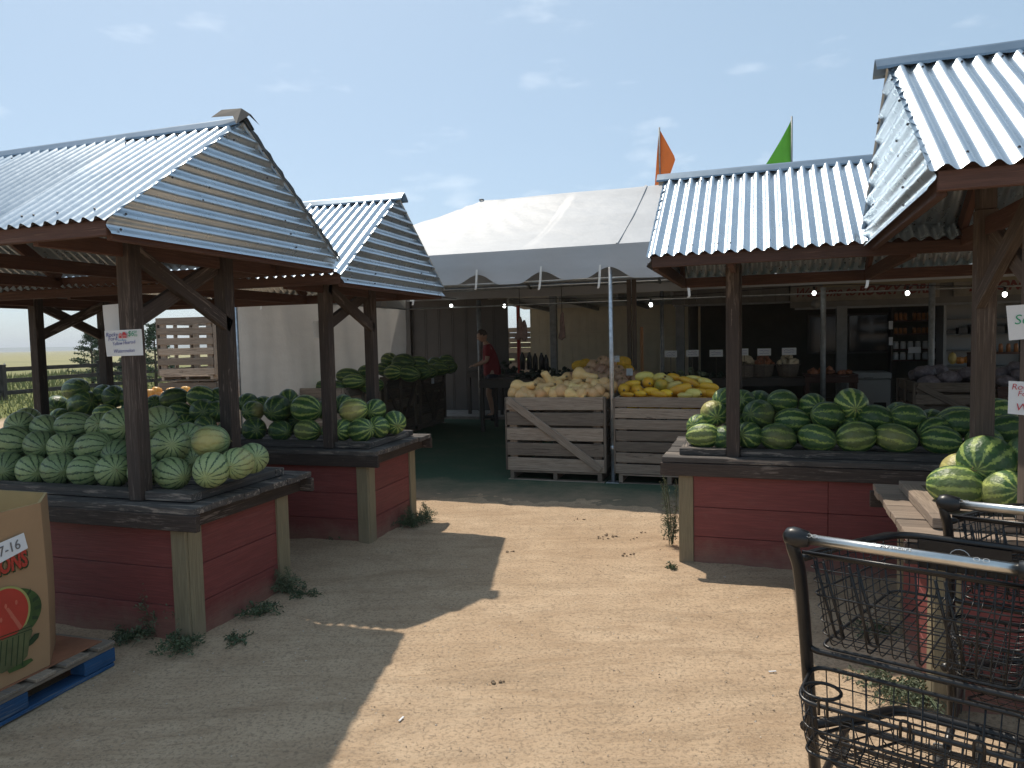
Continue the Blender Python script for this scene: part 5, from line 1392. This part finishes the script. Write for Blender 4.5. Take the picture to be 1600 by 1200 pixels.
# distant things
def far_box(d, px0, px1, y0, y1, mat, label, name="far_building", cat="building", grp="distant buildings on the plain"):
    a = survey_ray(px0, y1); b = survey_ray(px1, y0); a = a * (d / a.y); b = b * (d / b.y)
    r_ = empty(name, ((a.x + b.x) / 2, d, 0), 0, label, cat, grp); w_ = (b.x - a.x) / 2; h = EYE + b.z
    g_ = Geo(); g_.box((-w_, 0, -.5), (w_, 12, h)); g_.build("wall", mat, r_)
    g_ = Geo(); g_.add([(-w_ * 1.02, -.3, h), (w_ * 1.02, -.3, h), (w_ * 1.02, 6, h * 1.25), (-w_ * 1.02, 6, h * 1.25), (w_ * 1.02, 12.3, h), (-w_ * 1.02, 12.3, h)], [(0, 1, 2, 3), (3, 2, 4, 5)]); g_.build("roof", TRIMW, r_)
PALEB = plain("pale_blue_steel", (0.32, 0.38, 0.42), .6); PALEG = plain("grey_steel", (0.28, 0.28, 0.27), .6); DUSTW = plain("greenhouse_white", (0.62, 0.64, 0.66), .6)
far_box(330, 100, 130, 553.5, 559, PALEB, "pale blue long shed far out on the plain")
far_box(330, 131, 140, 553, 559, PALEB, "short blue shed next to the long one")
far_box(360, 75, 98, 553.5, 558, PALEG, "grey low shed far out left of the blue one")
far_box(360, 6, 18, 555, 559, PALEG, "tiny grey shed at the far left edge")
far_box(1200, -60, 150, 549.8, 552.2, DUSTW, "long white greenhouse roof on the horizon")
far_box(300, 228, 245, 553, 558, NEWWOOD, "rusty orange farm shed right of the paper sign")
Vv = []; Fv = []; N = 240
for i in range(N + 1):
    x = -2500 + 3600 * i / N; h = 11 + 5 * noise.noise(Vector((x * .004, 0, 0))) + 3 * noise.noise(Vector((x * .02, 4, 0)))
    Vv += [(x, 1900, -2), (x, 1960, h), (x, 2100, h * .9), (x, 2300, -2)]
for i in range(N):
    for k in range(3): Fv.append((4 * i + k, 4 * i + 4 + k, 4 * i + 5 + k, 4 * i + 1 + k))
HILL = plain("distant_tree_line", (0.10, 0.13, 0.09), .9, 0, .3, .02)
tag(mesh_obj("hills", Vv, Fv, HILL, smooth=True), kind='structure')

# ------------------------------------------------------------------ melon bin on a blue pallet
E1 = Vector((-.29, -.957, 0)).normalized(); E2 = Vector((-.957, .29, 0)).normalized(); P0 = Vector((-2.03, 3.52, 0))
def PL(a, b, z): return P0 + E1 * a + E2 * b + Vector((0, 0, z))
ang = math.atan2(E1.y, E1.x)
pal = empty("blue_pallet", P0, ang, "worn blue pallet with pale deck boards under the cardboard bin", "pallet")
# local x along E1, local y along -E2 (so y negative goes left/away)
for i in range(7):
    x = .05 + i * .165; board("deck_board", (x, .0, .125), (x, -1.0, .125), .10 + .03 * (i % 2), .018, PALLETW, pal)
for y in (-.06, -.5, -.94):
    for x in (.08, .55, 1.02): block("block", (x - .09, y - .05, .022), (x + .09, y + .05, .095), BLUEP, pal, bev=.006)
    board("stringer_board", (.0, y, .105), (1.1, y, .105), .10, .018, PALLETW, pal)
    board("bottom_board", (.0, y, .011), (1.1, y, .011), .10, .018, BLUEP, pal)
text_mesh("4846", .042, PRINTW, pal, Matrix.Translation((.93, -.0085, .062)) @ Matrix.Rotation(math.pi, 4, 'Z') @ Matrix.Rotation(R(90), 4, 'X'), sx=.9)
text_mesh("SCA", .035, PRINTW, pal, Matrix.Translation((.92, -.0085, .030)) @ Matrix.Rotation(math.pi, 4, 'Z') @ Matrix.Rotation(R(90), 4, 'X'), sx=.9)
slip = Geo(); slip.box((.03, -.97, .1345), (1.05, -.05, .1385)); o = slip.build("slip_sheet", plain("orange_brown_slip_sheet", (0.30, 0.13, 0.07), .8, 0, .25, 6), None, matrix=pal.matrix_basis.copy()); o.matrix_basis = Matrix.Translation(P0) @ Matrix.Rotation(ang, 4, 'Z'); tag(o, "reddish cardboard sheet lying on the pallet under the bin", "cardboard sheet")
bin_ = empty("cardboard_bin", PL(0, 0, .14), ang, "tall octagonal cardboard melon bin at the lower left", "cardboard bin")
OC = [(.31, -.06), (1.0, -.06), (1.16, -.26), (1.16, -.8), (1.0, -1.0), (.3, -1.0), (.10, -.8), (.10, -.27)]
Hb = .76
for nm, mt, off in (("outer_wall", CARD, 0), ("inner_wall", CARDIN, -.012)):
    V = []; F = []; cx, cy = .63, -.53; K = 6
    for k in range(K + 1):
        for (x, y) in OC:
            z = Hb * k / K * (1 if nm == 'outer_wall' else 1); bulge = 1 + .018 * math.sin(math.pi * k / K) + .004 * (k == K)
            dx, dy = x - cx, y - cy; l = math.hypot(dx, dy); f = (1 + off / l) * bulge
            V.append((cx + dx * f, cy + dy * f, z + (.006 * math.sin(x * 9 + y * 5) if k == K else 0)))
    m_ = len(OC)
    for k in range(K):
        for i in range(m_):
            q4 = (k * m_ + i, k * m_ + (i + 1) % m_, (k + 1) * m_ + (i + 1) % m_, (k + 1) * m_ + i); F.append(q4)
    mesh_obj(nm, V, F, mt, bin_)
V = []; F = []; 
for (x, y) in OC:
    for off in (0, -.012):
        dx, dy = x - cx, y - cy; l = math.hypot(dx, dy); f = (1 + off / l) * 1.004; V.append((cx + dx * f, cy + dy * f, Hb + .006 * math.sin(x * 9 + y * 5) + .0006))
m_ = len(OC)
mesh_obj("top_rim", V, [(2 * i, 2 * ((i + 1) % m_), 2 * ((i + 1) % m_) + 1, 2 * i + 1) for i in range(m_)], CARDIN, bin_)
# prints on the near right face; face frame: X toward the far end, Y up
NB = -E2; XB = -E1
Q0 = PL(.31, .06, 0)
face_local = Matrix((XB, Vector((0, 0, 1)), NB)).transposed().to_4x4()
def on_face(px, py):
    r_ = survey_ray(px, py); e = Vector((0, 0, EYE)); k = (Q0 - e).dot(NB) / r_.dot(NB); w = e + r_ * k
    return (w - Q0).dot(XB), w.z
def bulge_off(z): return .0105 * math.sin(math.pi * max(0, min(1, (z - .14) / Hb))) + .0035
binv = (Matrix.Translation(PL(0, 0, .14)) @ Matrix.Rotation(ang, 4, 'Z')).inverted()
def decal(name, pts, mat, lift=0.0):
    V = []
    cx_ = sum(p[0] for p in pts) / len(pts); cz_ = sum(p[1] for p in pts) / len(pts)
    rings = 8; 
    for k in range(rings + 1):
        for (x, z) in pts:
            X = cx_ + (x - cx_) * k / rings; Z = cz_ + (z - cz_) * k / rings
            V.append(binv @ (Q0 + XB * X + Vector((0, 0, Z)) + NB * (bulge_off(Z) + lift)))
    n = len(pts); F = [(k * n + i, k * n + (i + 1) % n, (k + 1) * n + (i + 1) % n, (k + 1) * n + i) for k in range(1, rings) for i in range(n)] + [tuple(n + i for i in range(n))]
    return mesh_obj(name, V, F, mat, bin_)
PRED = plain("printed_red", (0.42, 0.045, 0.025), .8, 0, .08, 9); PGRN = plain("printed_green", (0.05, 0.09, 0.022), .8, 0, .3, 20); PRIND = plain("printed_rind", (0.33, 0.33, 0.11), .8); PDK = plain("printed_dark_green", (0.022, 0.045, 0.015), .8, 0, .2, 20)
PBASK = plain("printed_basket_olive", (0.10, 0.11, 0.045), .8, 0, .25, 14); PPINK = plain("printed_pink", (0.5, 0.13, 0.08), .8)
def ell(c, rx, ry, n=40, a0=0, a1=6.2832): return [(c[0] + rx * math.cos(a0 + (a1 - a0) * i / n), c[1] + ry * math.sin(a0 + (a1 - a0) * i / n)) for i in range(n)]
c_ = on_face(3, 962); e_ = on_face(41, 962)
rx = abs(e_[0] - c_[0]); top_ = on_face(3, 920)[1]; ry = top_ - c_[1]
decal("printed_melon", ell((c_[0] + rx * .18, c_[1] - ry * .12), rx * 1.42, ry * 1.02), PGRN, .0)
for k in range(5):
    a_ = -.9 + k * .42; cc = (c_[0] + rx * .18, c_[1] - ry * .12)
    pts_ = [(cc[0] + rx * 1.38 * math.cos(a_ + t_ * .0) * s_, cc[1] + ry * 1.0 * math.sin(a_) * s_ + w_) for s_, w_ in ((.80, .008), (1.0, .010), (1.0, -.006), (.80, -.008))]
    decal("printed_stripe", pts_, PDK, .0008)
decal("printed_rind_ring", ell(c_, rx * 1.10, ry * 1.08), PRIND, .0016)
decal("printed_slice", ell(c_, rx, ry), PRED, .0024)
pts_ = [on_face(x, y) for x, y in ((4, 951), (9, 949), (31, 978), (27, 984))]; decal("printed_slash", pts_, PPINK, .0032)
for k in range(6):
    decal("printed_seed", ell((c_[0] - rx * .6 + k * rx * .22, c_[1] + ry * (.35 if k % 2 else -.1)), .006, .011, 10), PPINK, .0032)
bk = [on_face(x, y) for x, y in ((-40, 1042), (-40, 1000), (0, 1000), (20, 991), (40, 972), (47, 985), (43, 1000), (40, 1024), (30, 1036), (0, 1052))]
decal("printed_basket", bk, PBASK, .004)
for k in range(7):
    x_ = -20 + k * 9; a, b = on_face(x_, 1002 - max(0, x_) * .4), on_face(x_ - 2, 1040)
    decal("printed_stave_line", [(a[0] - .0025, a[1]), (a[0] + .0025, a[1]), (b[0] + .0025, b[1]), (b[0] - .0025, b[1])], PDK, .0048)
for (xa, ya, xb, yb) in ((-40, 1012, 46, 982), (-40, 1008, 46, 977)):
    a, b = on_face(xa, ya), on_face(xb, yb); decal("printed_band_line", [(a[0], a[1] - .002), (b[0], b[1] - .002), (b[0], b[1] + .002), (a[0], a[1] + .002)], PDK, .005)
lf = [on_face(x, y) for x, y in ((42, 1000), (50, 990), (58, 988), (56, 996), (48, 1005), (41, 1010))]; decal("printed_leaf", lf, PDK, .0048)
lf = [on_face(x, y) for x, y in ((8, 1046), (30, 1034), (46, 1028), (50, 1031), (36, 1042), (12, 1052))]; decal("printed_shadow_leaves", lf, PGRN, .0032)
a, b = on_face(39, 882), on_face(0, 900)
sl = math.atan2(a[1] - b[1], a[0] - b[0]); hh = on_face(20, 862)[1] - on_face(20, 889)[1]
def face_text(s, h, mat, x, z, rot, lift, align, sx=1, bold=0, shear=0):
    w = Q0 + XB * x + Vector((0, 0, z)) + NB * (bulge_off(z + h * .4) + lift)
    return text_mesh(s, h, mat, bin_, binv @ Matrix.Translation(w) @ face_local @ Matrix.Rotation(rot, 4, 'Z'), align=align, sx=sx, bold=bold, shear=shear)
face_text("WATERMELONS", hh * 1.32, PDK, a[0] + .006, a[1] - .006, 0.03, .003, 'RIGHT', .62, .006)
face_text("WATERMELONS", hh * 1.32, PRED, a[0], a[1], 0.03, .0048, 'RIGHT', .62, .004)
pp4 = [on_face(x, y) for x, y in ((39, 856), (33, 832), (-14, 852), (-10, 882))]
decal("paper_note", pp4, WHITE, .0075)
a = on_face(-6, 872); face_text("7-16", .062, INKK, a[0], a[1] + .004, .14, .0095, 'LEFT', .9)

# ------------------------------------------------------------------ paper signs on the stall posts
def uvof(st, w):
    x, y, a = ST[st]; d = Vector((w[0] - x, w[1] - y, 0)); return Vector((d.x * math.cos(a) + d.y * math.sin(a), -d.x * math.sin(a) + d.y * math.cos(a), w[2]))
def paper(st, corners, v, label, mats=None, name="paper_sign"):
    P = [uvof(st, at_v(st, px, py, v)) for px, py in corners]
    x, y, a = ST[st]; o0 = P[3]
    r_ = empty(name, SL(st, o0.x, v, o0.z), a, label, "paper sign")
    V = []; N = 8
    for j in range(N + 1):
        for i in range(N + 1):
            f, g_ = i / N, j / N
            p = P[3] * (1 - f) * (1 - g_) + P[2] * f * (1 - g_) + P[1] * f * g_ + P[0] * (1 - f) * g_ - o0
            V.append((p.x, -.004 - .004 * math.sin(f * 3 + g_ * 2), p.z))
    mesh_obj("paper", V, [(j * (N + 1) + i, j * (N + 1) + i + 1, (j + 1) * (N + 1) + i + 1, (j + 1) * (N + 1) + i) for j in range(N) for i in range(N)], WHITE, r_, True)
    return r_, P, o0
def hand(r_, s, x, z, size, mat, rot=0.0, shear=.15, sx=1.0):
    text_mesh(s, size, mat, r_, Matrix.Translation((x, -.0105, z)) @ UPR @ Matrix.Rotation(rot, 4, 'Z'), shear=shear, sx=sx, extr=.0004, bold=-.0004)
r_, P, o0 = paper('A', ((165, 517), (221, 514), (225, 555), (168, 557)), -PV - .006, "handwritten white sign with a red barn drawing on the front left stall's post")
W = P[2].x - P[3].x; H_ = P[0].z - P[3].z
hand(r_, "Rocky", W * .03, H_ * .76, H_ * .24, INKB, .02); hand(r_, "Ford", W * .09, H_ * .60, H_ * .23, INKB, .05)
hand(r_, "$6", W * .63, H_ * .77, H_ * .30, INKG); hand(r_, "00", W * .80, H_ * .88, H_ * .14, INKG); hand(r_, "ea", W * .80, H_ * .75, H_ * .18, INKG)
hand(r_, "Seedless", W * .34, H_ * .585, H_ * .13, INKC); hand(r_, "Yellow Hearted", W * .20, H_ * .42, H_ * .20, INKB, .06, .15, .88); hand(r_, "Watermelon", W * .22, H_ * .13, H_ * .20, INKB, .03)
G = Geo()
bx_, bz = W * .38, H_ * .70
G.add([(bx_, -.011, bz), (bx_ + W * .10, -.011, bz), (bx_ + W * .10, -.011, bz + H_ * .13), (bx_ + W * .05, -.011, bz + H_ * .22), (bx_, -.011, bz + H_ * .13)], [(0, 1, 2, 3, 4)], 1)
G.add([(bx_ + W * .11, -.011, bz), (bx_ + W * .22, -.011, bz), (bx_ + W * .22, -.011, bz + H_ * .12), (bx_ + W * .11, -.011, bz + H_ * .12)], [(0, 1, 2, 3)], 1)
G.add([(bx_ + W * .105, -.0113, bz + H_ * .12), (bx_ + W * .23, -.0113, bz + H_ * .12), (bx_ + W * .18, -.0113, bz + H_ * .23), (bx_ + W * .12, -.0113, bz + H_ * .23)], [(0, 1, 2, 3)], 0)
G.add([(bx_ + W * .03, -.0115, bz + .001), (bx_ + W * .07, -.0115, bz + .001), (bx_ + W * .07, -.0115, bz + H_ * .08), (bx_ + W * .03, -.0115, bz + H_ * .08)], [(0, 1, 2, 3)], 0)
for k in range(3): G.add([(bx_ + W * (.125 + k * .032), -.0115, bz + .002), (bx_ + W * (.142 + k * .032), -.0115, bz + .002), (bx_ + W * (.142 + k * .032), -.0115, bz + H_ * .07), (bx_ + W * (.125 + k * .032), -.0115, bz + H_ * .07)], [(0, 1, 2, 3)], 0)
G.build("barn_drawing", INKR, r_, mats=[INKR, plain("pink_wash", (0.6, 0.25, 0.25), .7)])
paper('A', ((162, 477), (192, 474), (196, 517), (165, 518)), -PV + PS + .02, "blank white sheet behind the front left stall's corner post, above the barn sign")
paper('B', ((489.5, 502), (499, 501), (500, 528), (490.5, 529)), -PV + .05, "narrow white sheet at the rear left stall's front post")
r_, P, o0 = paper('D', ((1571, 478), (1680, 470), (1684, 522), (1576, 532)), -PV - .006, "white paper with green handwriting, upper one on the near right stall's post")
W = P[2].x - P[3].x; H_ = P[0].z - P[3].z
hand(r_, "Seedless", W * .06, H_ * .46, H_ * .40, INKG, .02)
r_, P, o0 = paper('D', ((1575, 595), (1672, 600), (1672, 655), (1574, 646)), -PV - .006, "white paper with red handwriting, lower one on the near right stall's post")
W = P[2].x - P[3].x; H_ = P[0].z - P[3].z
hand(r_, "Rocky", W * .04, H_ * .74, H_ * .26, INKR, -.03); hand(r_, "Ford", W * .14, H_ * .54, H_ * .24, INKR, -.03); hand(r_, "Watermelon", W * .11, H_ * .10, H_ * .32, INKR, -.03)

# ------------------------------------------------------------------ shopping carts
def make_cart():
    r_ = empty("shopping_cart", (.784, 2.02, 0), math.atan2(-.609, .793), "black two-basket shopping cart nearest the camera, chrome handle toward the photo's middle", "shopping cart", "black shopping carts at the right")
    WD = .595
    h = tube("handle_bar", [(.03, 0, 1.02), (WD - .03, 0, 1.02)], .0150, CHROME, r_, 16)
    text_mesh("versacart", .019, PRINTW, h, Matrix.Translation((.235, -.0135, 1.0305)) @ Matrix.Rotation(R(35), 4, 'X'), sx=1.1)
    def ring(parent, x):
        a_ = R(35); tube("print_ring", [(x + .007 * math.cos(t_ * .63), -.0140 + .007 * math.sin(t_ * .63) * math.cos(a_) * .9, 1.0345 + .007 * math.sin(t_ * .63) * math.sin(a_) * .9) for t_ in range(10)], .0007, PRINTW, parent, 4, closed=True)
    for x in (.225, .455, .475, .06, .075): ring(h, x)
    for s_, x in ((1, 0), (-1, WD)):
        V, F = tube_geo([(x - s_ * .014, 0, 1.022), (x - s_ * .006, 0, 1.022), (x + s_ * .012, 0, 1.02), (x + s_ * .03, 0, 1.02), (x + s_ * .055, 0, 1.02), (x + s_ * .057, 0, 1.02)], .02, 14, radii=[.008, .023, .030, .028, .022, .012])
        mesh_obj("end_cap", V, F, BLACKP, r_, True)
        # side frame
        P = bez([(x + s_ * .004, .0, 1.018), (x + s_ * .012, .012, .975), (x + s_ * .018, .04, .92), (x + s_ * .02, .075, .80), (x + s_ * .02, .135, .55), (x + s_ * .02, .195, .30), (x + s_ * .02, .23, .16)], 4)
        V, F = [], []; n_ = 10
        for i, p in enumerate(P):
            f = i / (len(P) - 1); wx = .016; wy = .030 + .004 * math.sin(f * 3) - .012 * max(0, 1 - f * 8)
            for k in range(n_):
                a = 2 * math.pi * k / n_; V.append((p.x + wx * math.cos(a), p.y + wy * math.sin(a), p.z))
        for i in range(len(P) - 1):
            for k in range(n_): F.append((i * n_ + k, i * n_ + (k + 1) % n_, (i + 1) * n_ + (k + 1) % n_, (i + 1) * n_ + k))
        mesh_obj("side_frame", V, F, BLACKP, r_, True)
        tube("base_tube", [(x + s_ * .024, .05, .15), (x + s_ * .02, .2, .145), (x - s_ * .03 + s_ * .04, .70, .145)], .014, BLACKP, r_)
    tube("base_tube", [(.01, .70, .145), (WD - .01, .70, .145)], .014, BLACKP, r_)
    for x in (0, WD):
        for y in (.08, .66):
            o_ = .02 if x else -.02
            w_ = tube("wheel", [(x - .012, y, .062), (x + .012, y, .062)], .062, plain("grey_rubber", (0.06, .06, .06), .7) if "grey_rubber" not in bpy.data.materials else bpy.data.materials["grey_rubber"], r_, 20)
            tube("wheel_hub", [(x - .014, y, .062), (x + .014, y, .062)], .022, POLED, w_, 12)
            tube("wheel_fork", rounded([(x - .02, y, .062), (x - .02, y, .135), (x + .02, y, .135), (x + .02, y, .062)], .01), .004, POLED, r_)
    def quad(a, b, c, d, f, g_): return (Vector(a) * (1 - f) + Vector(b) * f) * (1 - g_) + (Vector(d) * (1 - f) + Vector(c) * f) * g_
    def basket(tb, tf, bb, bf, wr, nx_, ny_, nz_, nm):
        """tb: top back (x0,x1,y,z), tf: top front, bb/bf bottoms"""
        TBL, TBR = Vector((tb[0], tb[2], tb[3])), Vector((tb[1], tb[2], tb[3])); TFL, TFR = Vector((tf[0], tf[2], tf[3])), Vector((tf[1], tf[2], tf[3]))
        BBL, BBR = Vector((bb[0], bb[2], bb[3])), Vector((bb[1], bb[2], bb[3])); BFL, BFR = Vector((bf[0], bf[2], bf[3])), Vector((bf[1], bf[2], bf[3]))
        tube("rim", rounded([TBL, TFL, TFR, TBR], .05, 5, True), .0065, BLACKW, r_, closed=True)
        tube("bottom_rim", rounded([BBL, BFL, BFR, BBR], .04, 4, True), .005, BLACKW, r_, closed=True)
        def wr_(pts, r2=.0017): tube("basket_wire", rounded(pts, .035, 3), r2, BLACKW, r_, 5)
        for i in range(1, nx_):
            f = i / nx_
            wr_([TBL.lerp(TBR, f), BBL.lerp(BBR, f), BFL.lerp(BFR, f), TFL.lerp(TFR, f)], .0019 if i % 4 else .0028)
        for i in range(1, ny_):
            f = i / ny_
            wr_([TBL.lerp(TFL, f), BBL.lerp(BFL, f), BBR.lerp(BFR, f), TBR.lerp(TFR, f)], .0019 if i % 5 else .0028)
        for i in range(1, nz_):
            f = i / nz_; a, b, c, d = TBL.lerp(BBL, f), TFL.lerp(BFL, f), TFR.lerp(BFR, f), TBR.lerp(BBR, f)
            tube("hoop_wire", rounded([a, b, c, d], .045, 3, True), .002 if i != nz_ // 2 else .0036, BLACKW, r_, 5, closed=True)
    basket((.03, .565, .04, .965), (.15, .58, .66, .90), (.055, .545, .125, .665), (.17, .56, .60, .72), .002, 15, 11, 7, "upper")
    basket((.04, .58, -.055, .572), (.035, .58, .13, .60), (.05, .565, -.025, .41), (.05, .565, .11, .41), .002, 15, 5, 4, "lower")
    basket((.03, .55, .17, .36), (.19, .54, .64, .275), (.06, .52, .20, .27), (.21, .52, .60, .20), .002, 9, 7, 2, "tray")
    tube("cross_rod", [(.03, .03, .972), (.565, .03, .972)], .0055, BLACKW, r_)
    tube("gate_rod", rounded([(.015, .105, .70), (.03, .115, .652), (.575, .115, .652), (.58, .105, .70)], .03), .009, BLACKP, r_)
    tube("front_bar", rounded([(.015, .10, .935), (.10, .44, .915), (.185, .665, .90), (.56, .665, .90), (.59, .40, .92), (.585, .10, .935)], .07, 6), .0125, BLACKP, r_)
    tube("lower_front_bar", rounded([(.0, .16, .385), (.12, .46, .32), (.18, .66, .28), (.545, .66, .28), (.59, .46, .32), (.595, .16, .385)], .08, 6), .015, BLACKP, r_)
    for x0 in (.06, .15, .36):
        tube("gate_loop", rounded([(x0, .05, .945), (x0 + .04, .128, .70), (x0 + .062, .128, .70), (x0 + .022, .05, .945)], .01), .0042, BLACKW, r_, 6)
    # child seat flap plate with emblem on the front
    b_ = Geo(); b_.box((.24, .642, .80), (.50, .647, .895)); pl_ = b_.build("front_plate", BLACKP, r_)
    tube("emblem_ring", [(.36 + .03 * math.cos(k * .4), .640, .85 + .03 * math.sin(k * .4)) for k in range(16)], .0014, PRINTW, pl_, 4, closed=True)
    tube("cup_ring", [(.06 + .05 * math.cos(k * .35) + .03, .01 + .05 * math.sin(k * .35), .585) for k in range(18)], .005, BLACKW, r_, closed=True)
    for x0 in (.10, .30, .46): tube("rim_hook", rounded([(x0, -.062, .55), (x0, -.066, .60), (x0 + .022, -.066, .60), (x0 + .022, -.062, .55)], .012), .004, BLACKW, r_, 6)
    return r_
cart = make_cart()
def copy_tree(o, parent=None):
    c = o.copy(); col.objects.link(c); c.parent = parent
    for ch in list(o.children): copy_tree(ch, c)
    return c
c2 = copy_tree(cart); X_ = Vector((.793, -.609, 0)); Y_ = Vector((.609, .793, 0))
c2.location = Vector((.784, 2.02, 0)) + Vector((.656, .364, 0)); c2.rotation_euler.z += .0
c2['label'] = "black shopping cart standing ahead of the nearest one, beside the near right stall's table"

# ------------------------------------------------------------------ weeds, pebbles and litter on the dirt
def weed(x, y, h, spread, n, label, tall=0, mat=GREENL2, seed=0, group="weeds at the stall feet"):
    rn = random.Random(seed + 100); r_ = empty("weed", (x, y, 0), 0, label, "weed", group); G = Geo(); B = Geo()
    for k in range(n):
        a = rn.uniform(0, 6.28); L = spread * rn.uniform(.4, 1); hh_ = h * rn.uniform(.15, .5)
        P = [Vector((0, 0, 0)), Vector((math.cos(a) * L * .5, math.sin(a) * L * .5, hh_)), Vector((math.cos(a) * L, math.sin(a) * L, hh_ * rn.uniform(.2, 1.1)))]
        B.tube(P, .002, 4)
        for q_ in range(9):
            f = rn.uniform(.2, 1); p = P[0].lerp(P[1], f * 2) if f < .5 else P[1].lerp(P[2], f * 2 - 1); leaves(G, p, .02, 4, .019, rn=rn)
    for k in range(tall):
        a = rn.uniform(0, 6.28); t_ = Vector((math.cos(a) * .14 * h, math.sin(a) * .14 * h, h * rn.uniform(.75, 1))); b0 = Vector((rn.uniform(-.04, .04), rn.uniform(-.04, .04), 0))
        B.tube([b0, b0 + t_ * .5 + Vector((0.01, 0, 0)), b0 + t_], .003, 4)
        for q_ in range(34):
            f = .15 + .85 * q_ / 34; p = b0 + t_ * f; L = .075 * (1.15 - f)
            d = Vector((math.cos(q_ * 2.4), math.sin(q_ * 2.4), .5)).normalized(); B.tube([p, p + d * L], .001, 3); leaves(G, p + d * L * .7, .014, 4, .013, rn=rn)
    B.build("stems", GREENL, r_); G.build("leaves", mat, r_)
def G0(px, py): p = on_ground(px, py); return p.x, p.y
weed(*G0(246, 992), .36, .22, 20, "tallest spiky weed before the front left stall's corner", 4, GREENL2, 1)
weed(*G0(282, 1015), .14, .16, 22, "low dark weed clump at the foot of the front left stall's tan corner", 0, GREENL, 2)
weed(*G0(205, 998), .12, .16, 18, "weed clump between the pallet and the front left stall", 0, GREENL, 3)
weed(*G0(405, 962), .12, .16, 16, "low weed beside the front left stall's red side", 0, GREENL, 4)
weed(*G0(450, 928), .22, .14, 14, "weed at the far corner of the front left stall's side", 2, GREENL2, 5)
weed(*G0(478, 928), .05, .16, 10, "creeping weed just right of the front left stall's side", 0, GREENL, 15)
weed(*G0(375, 1000), .04, .12, 8, "sparse creeping weed near the front left stall's corner", 0, GREENL, 6)
weed(*G0(640, 822), .18, .22, 30, "green clump at the rear left stall's outer corner", 2, GREENL, 7)
weed(*G0(662, 812), .16, .14, 16, "sunlit light green tuft beside the rear left stall", 2, GREENL2, 8)
weed(*G0(535, 842), .12, .12, 12, "small weed in front of the rear left stall", 1, GREENL, 9)
weed(*G0(1050, 852), .55, .12, 12, "tall pale green stalks at the right stall's left corner", 4, GREENL2, 10)
weed(*G0(1050, 888), .03, .05, 5, "tiny weed on the dirt left of the right stall", 0, GREENL, 16)
weed(*G0(1400, 1075), .10, .26, 34, "sunlit green weed patch seen through the nearest cart", 0, GREENL2, 11)
weed(*G0(1440, 1090), .10, .2, 24, "weed patch against the near right stall's tan corner", 0, GREENL2, 12)
weed(*G0(1360, 985), .06, .14, 12, "small weed in the shade behind the nearest cart", 0, GREENL, 13)
rn = random.Random(3); G = Geo()
TET = [(0, 1, 2), (0, 2, 3), (0, 3, 1), (1, 3, 2)]
for _ in range(9000):
    y = 1.3 + rn.random() ** 1.4 * 6.5; x = rn.uniform(-.95, .95) * y * .85
    r0 = rn.uniform(.0015, .0045) * (1.6 if rn.random() < .04 else 1)
    c = Vector((x, y, hgt(x, y) + r0 * .3)); V = [c + Vector((rn.uniform(-1, 1), rn.uniform(-1, 1), rn.uniform(-.5, .8))) * r0 * 1.4 for _ in range(5)]
    G.add(V, [(0, 1, 2), (0, 2, 3), (0, 3, 4), (1, 4, 2), (2, 4, 3), (0, 4, 1)], 0 if rn.random() < .7 else 1)
PEB = plain("dusty_pebbles", (0.36, 0.28, 0.20), .9, 0, .4, 30); PEBL = plain("pale_grit", (0.55, 0.48, 0.40), .9, 0, .2, 30)
tag(G.build("pebbles", PEB, mats=[PEB, PEBL]), "fine grit and pebbles scattered over the dirt yard", "pebbles", kind='stuff')
G = Geo(); CL = plain("dark_soil_clod", (0.20, 0.145, 0.095), .95, 0, .3, 30)
for (px, py) in [(1045, 840), (905, 812), (958, 838), (980, 866), (940, 835), (990, 842), (985, 866), (1010, 830), (800, 862), (935, 838), (778, 1065)]:
    for _ in range(5):
        x, y = G0(px + rn.uniform(-9, 9), py + rn.uniform(-2, 2)); G.add(*ico_geo((x, y, hgt(x, y) + .004), rn.uniform(.004, .012), 1, .3, (1, 1, .6)))
tag(G.build("soil_clods", CL), "small dark clods of soil on the sunlit dirt", "clods", kind='stuff')
G = Geo()
for _ in range(240):
    y = 1.8 + rn.random() ** 1.3 * 5.5; x = rn.uniform(-.55, .55) * y * .8; a = rn.uniform(0, 3.14); l = rn.uniform(.008, .035)
    G.tube([(x, y, hgt(x, y) + .003), (x + l * math.cos(a), y + l * math.sin(a), hgt(x, y) + .005)], .0009, 3)
tag(G.build("straw_bits", PALLETW), "bits of straw and twig lying on the dirt", "straw", kind='stuff')
for k, (px, py) in enumerate([(1207, 1049), (627, 1124)]):
    x, y = G0(px, py); b_ = Geo(); b_.box((-.018, -.004, .006), (.018, .004, .009)); o = b_.build("paper_scrap", WHITE, None, matrix=Matrix.Translation((x, y, hgt(x, y))) @ Matrix.Rotation([.1, 1.2][k], 4, 'Z')); tag(o, ["white paper scrap on the sunlit dirt left of the nearest cart", "pale scrap on the dirt in the lower middle"][k], "litter")

# ------------------------------------------------------------------ summer haze
hb = Geo(); hb.box((-6100, -6100, -1.5), (6100, 6100, 30))
hm_ = bpy.data.materials.new("haze_air"); hm_.use_nodes = True; ht = hm_.node_tree; ht.nodes.clear()
ho = ht.nodes.new("ShaderNodeOutputMaterial"); hv = ht.nodes.new("ShaderNodeVolumePrincipled")
hv.inputs['Color'].default_value = (0.86, 0.90, 0.95, 1); hv.inputs['Density'].default_value = 0.0006; hv.inputs['Anisotropy'].default_value = 0.3
ht.links.new(hv.outputs[0], ho.inputs['Volume'])
tag(hb.build("haze", hm_), kind='stuff')
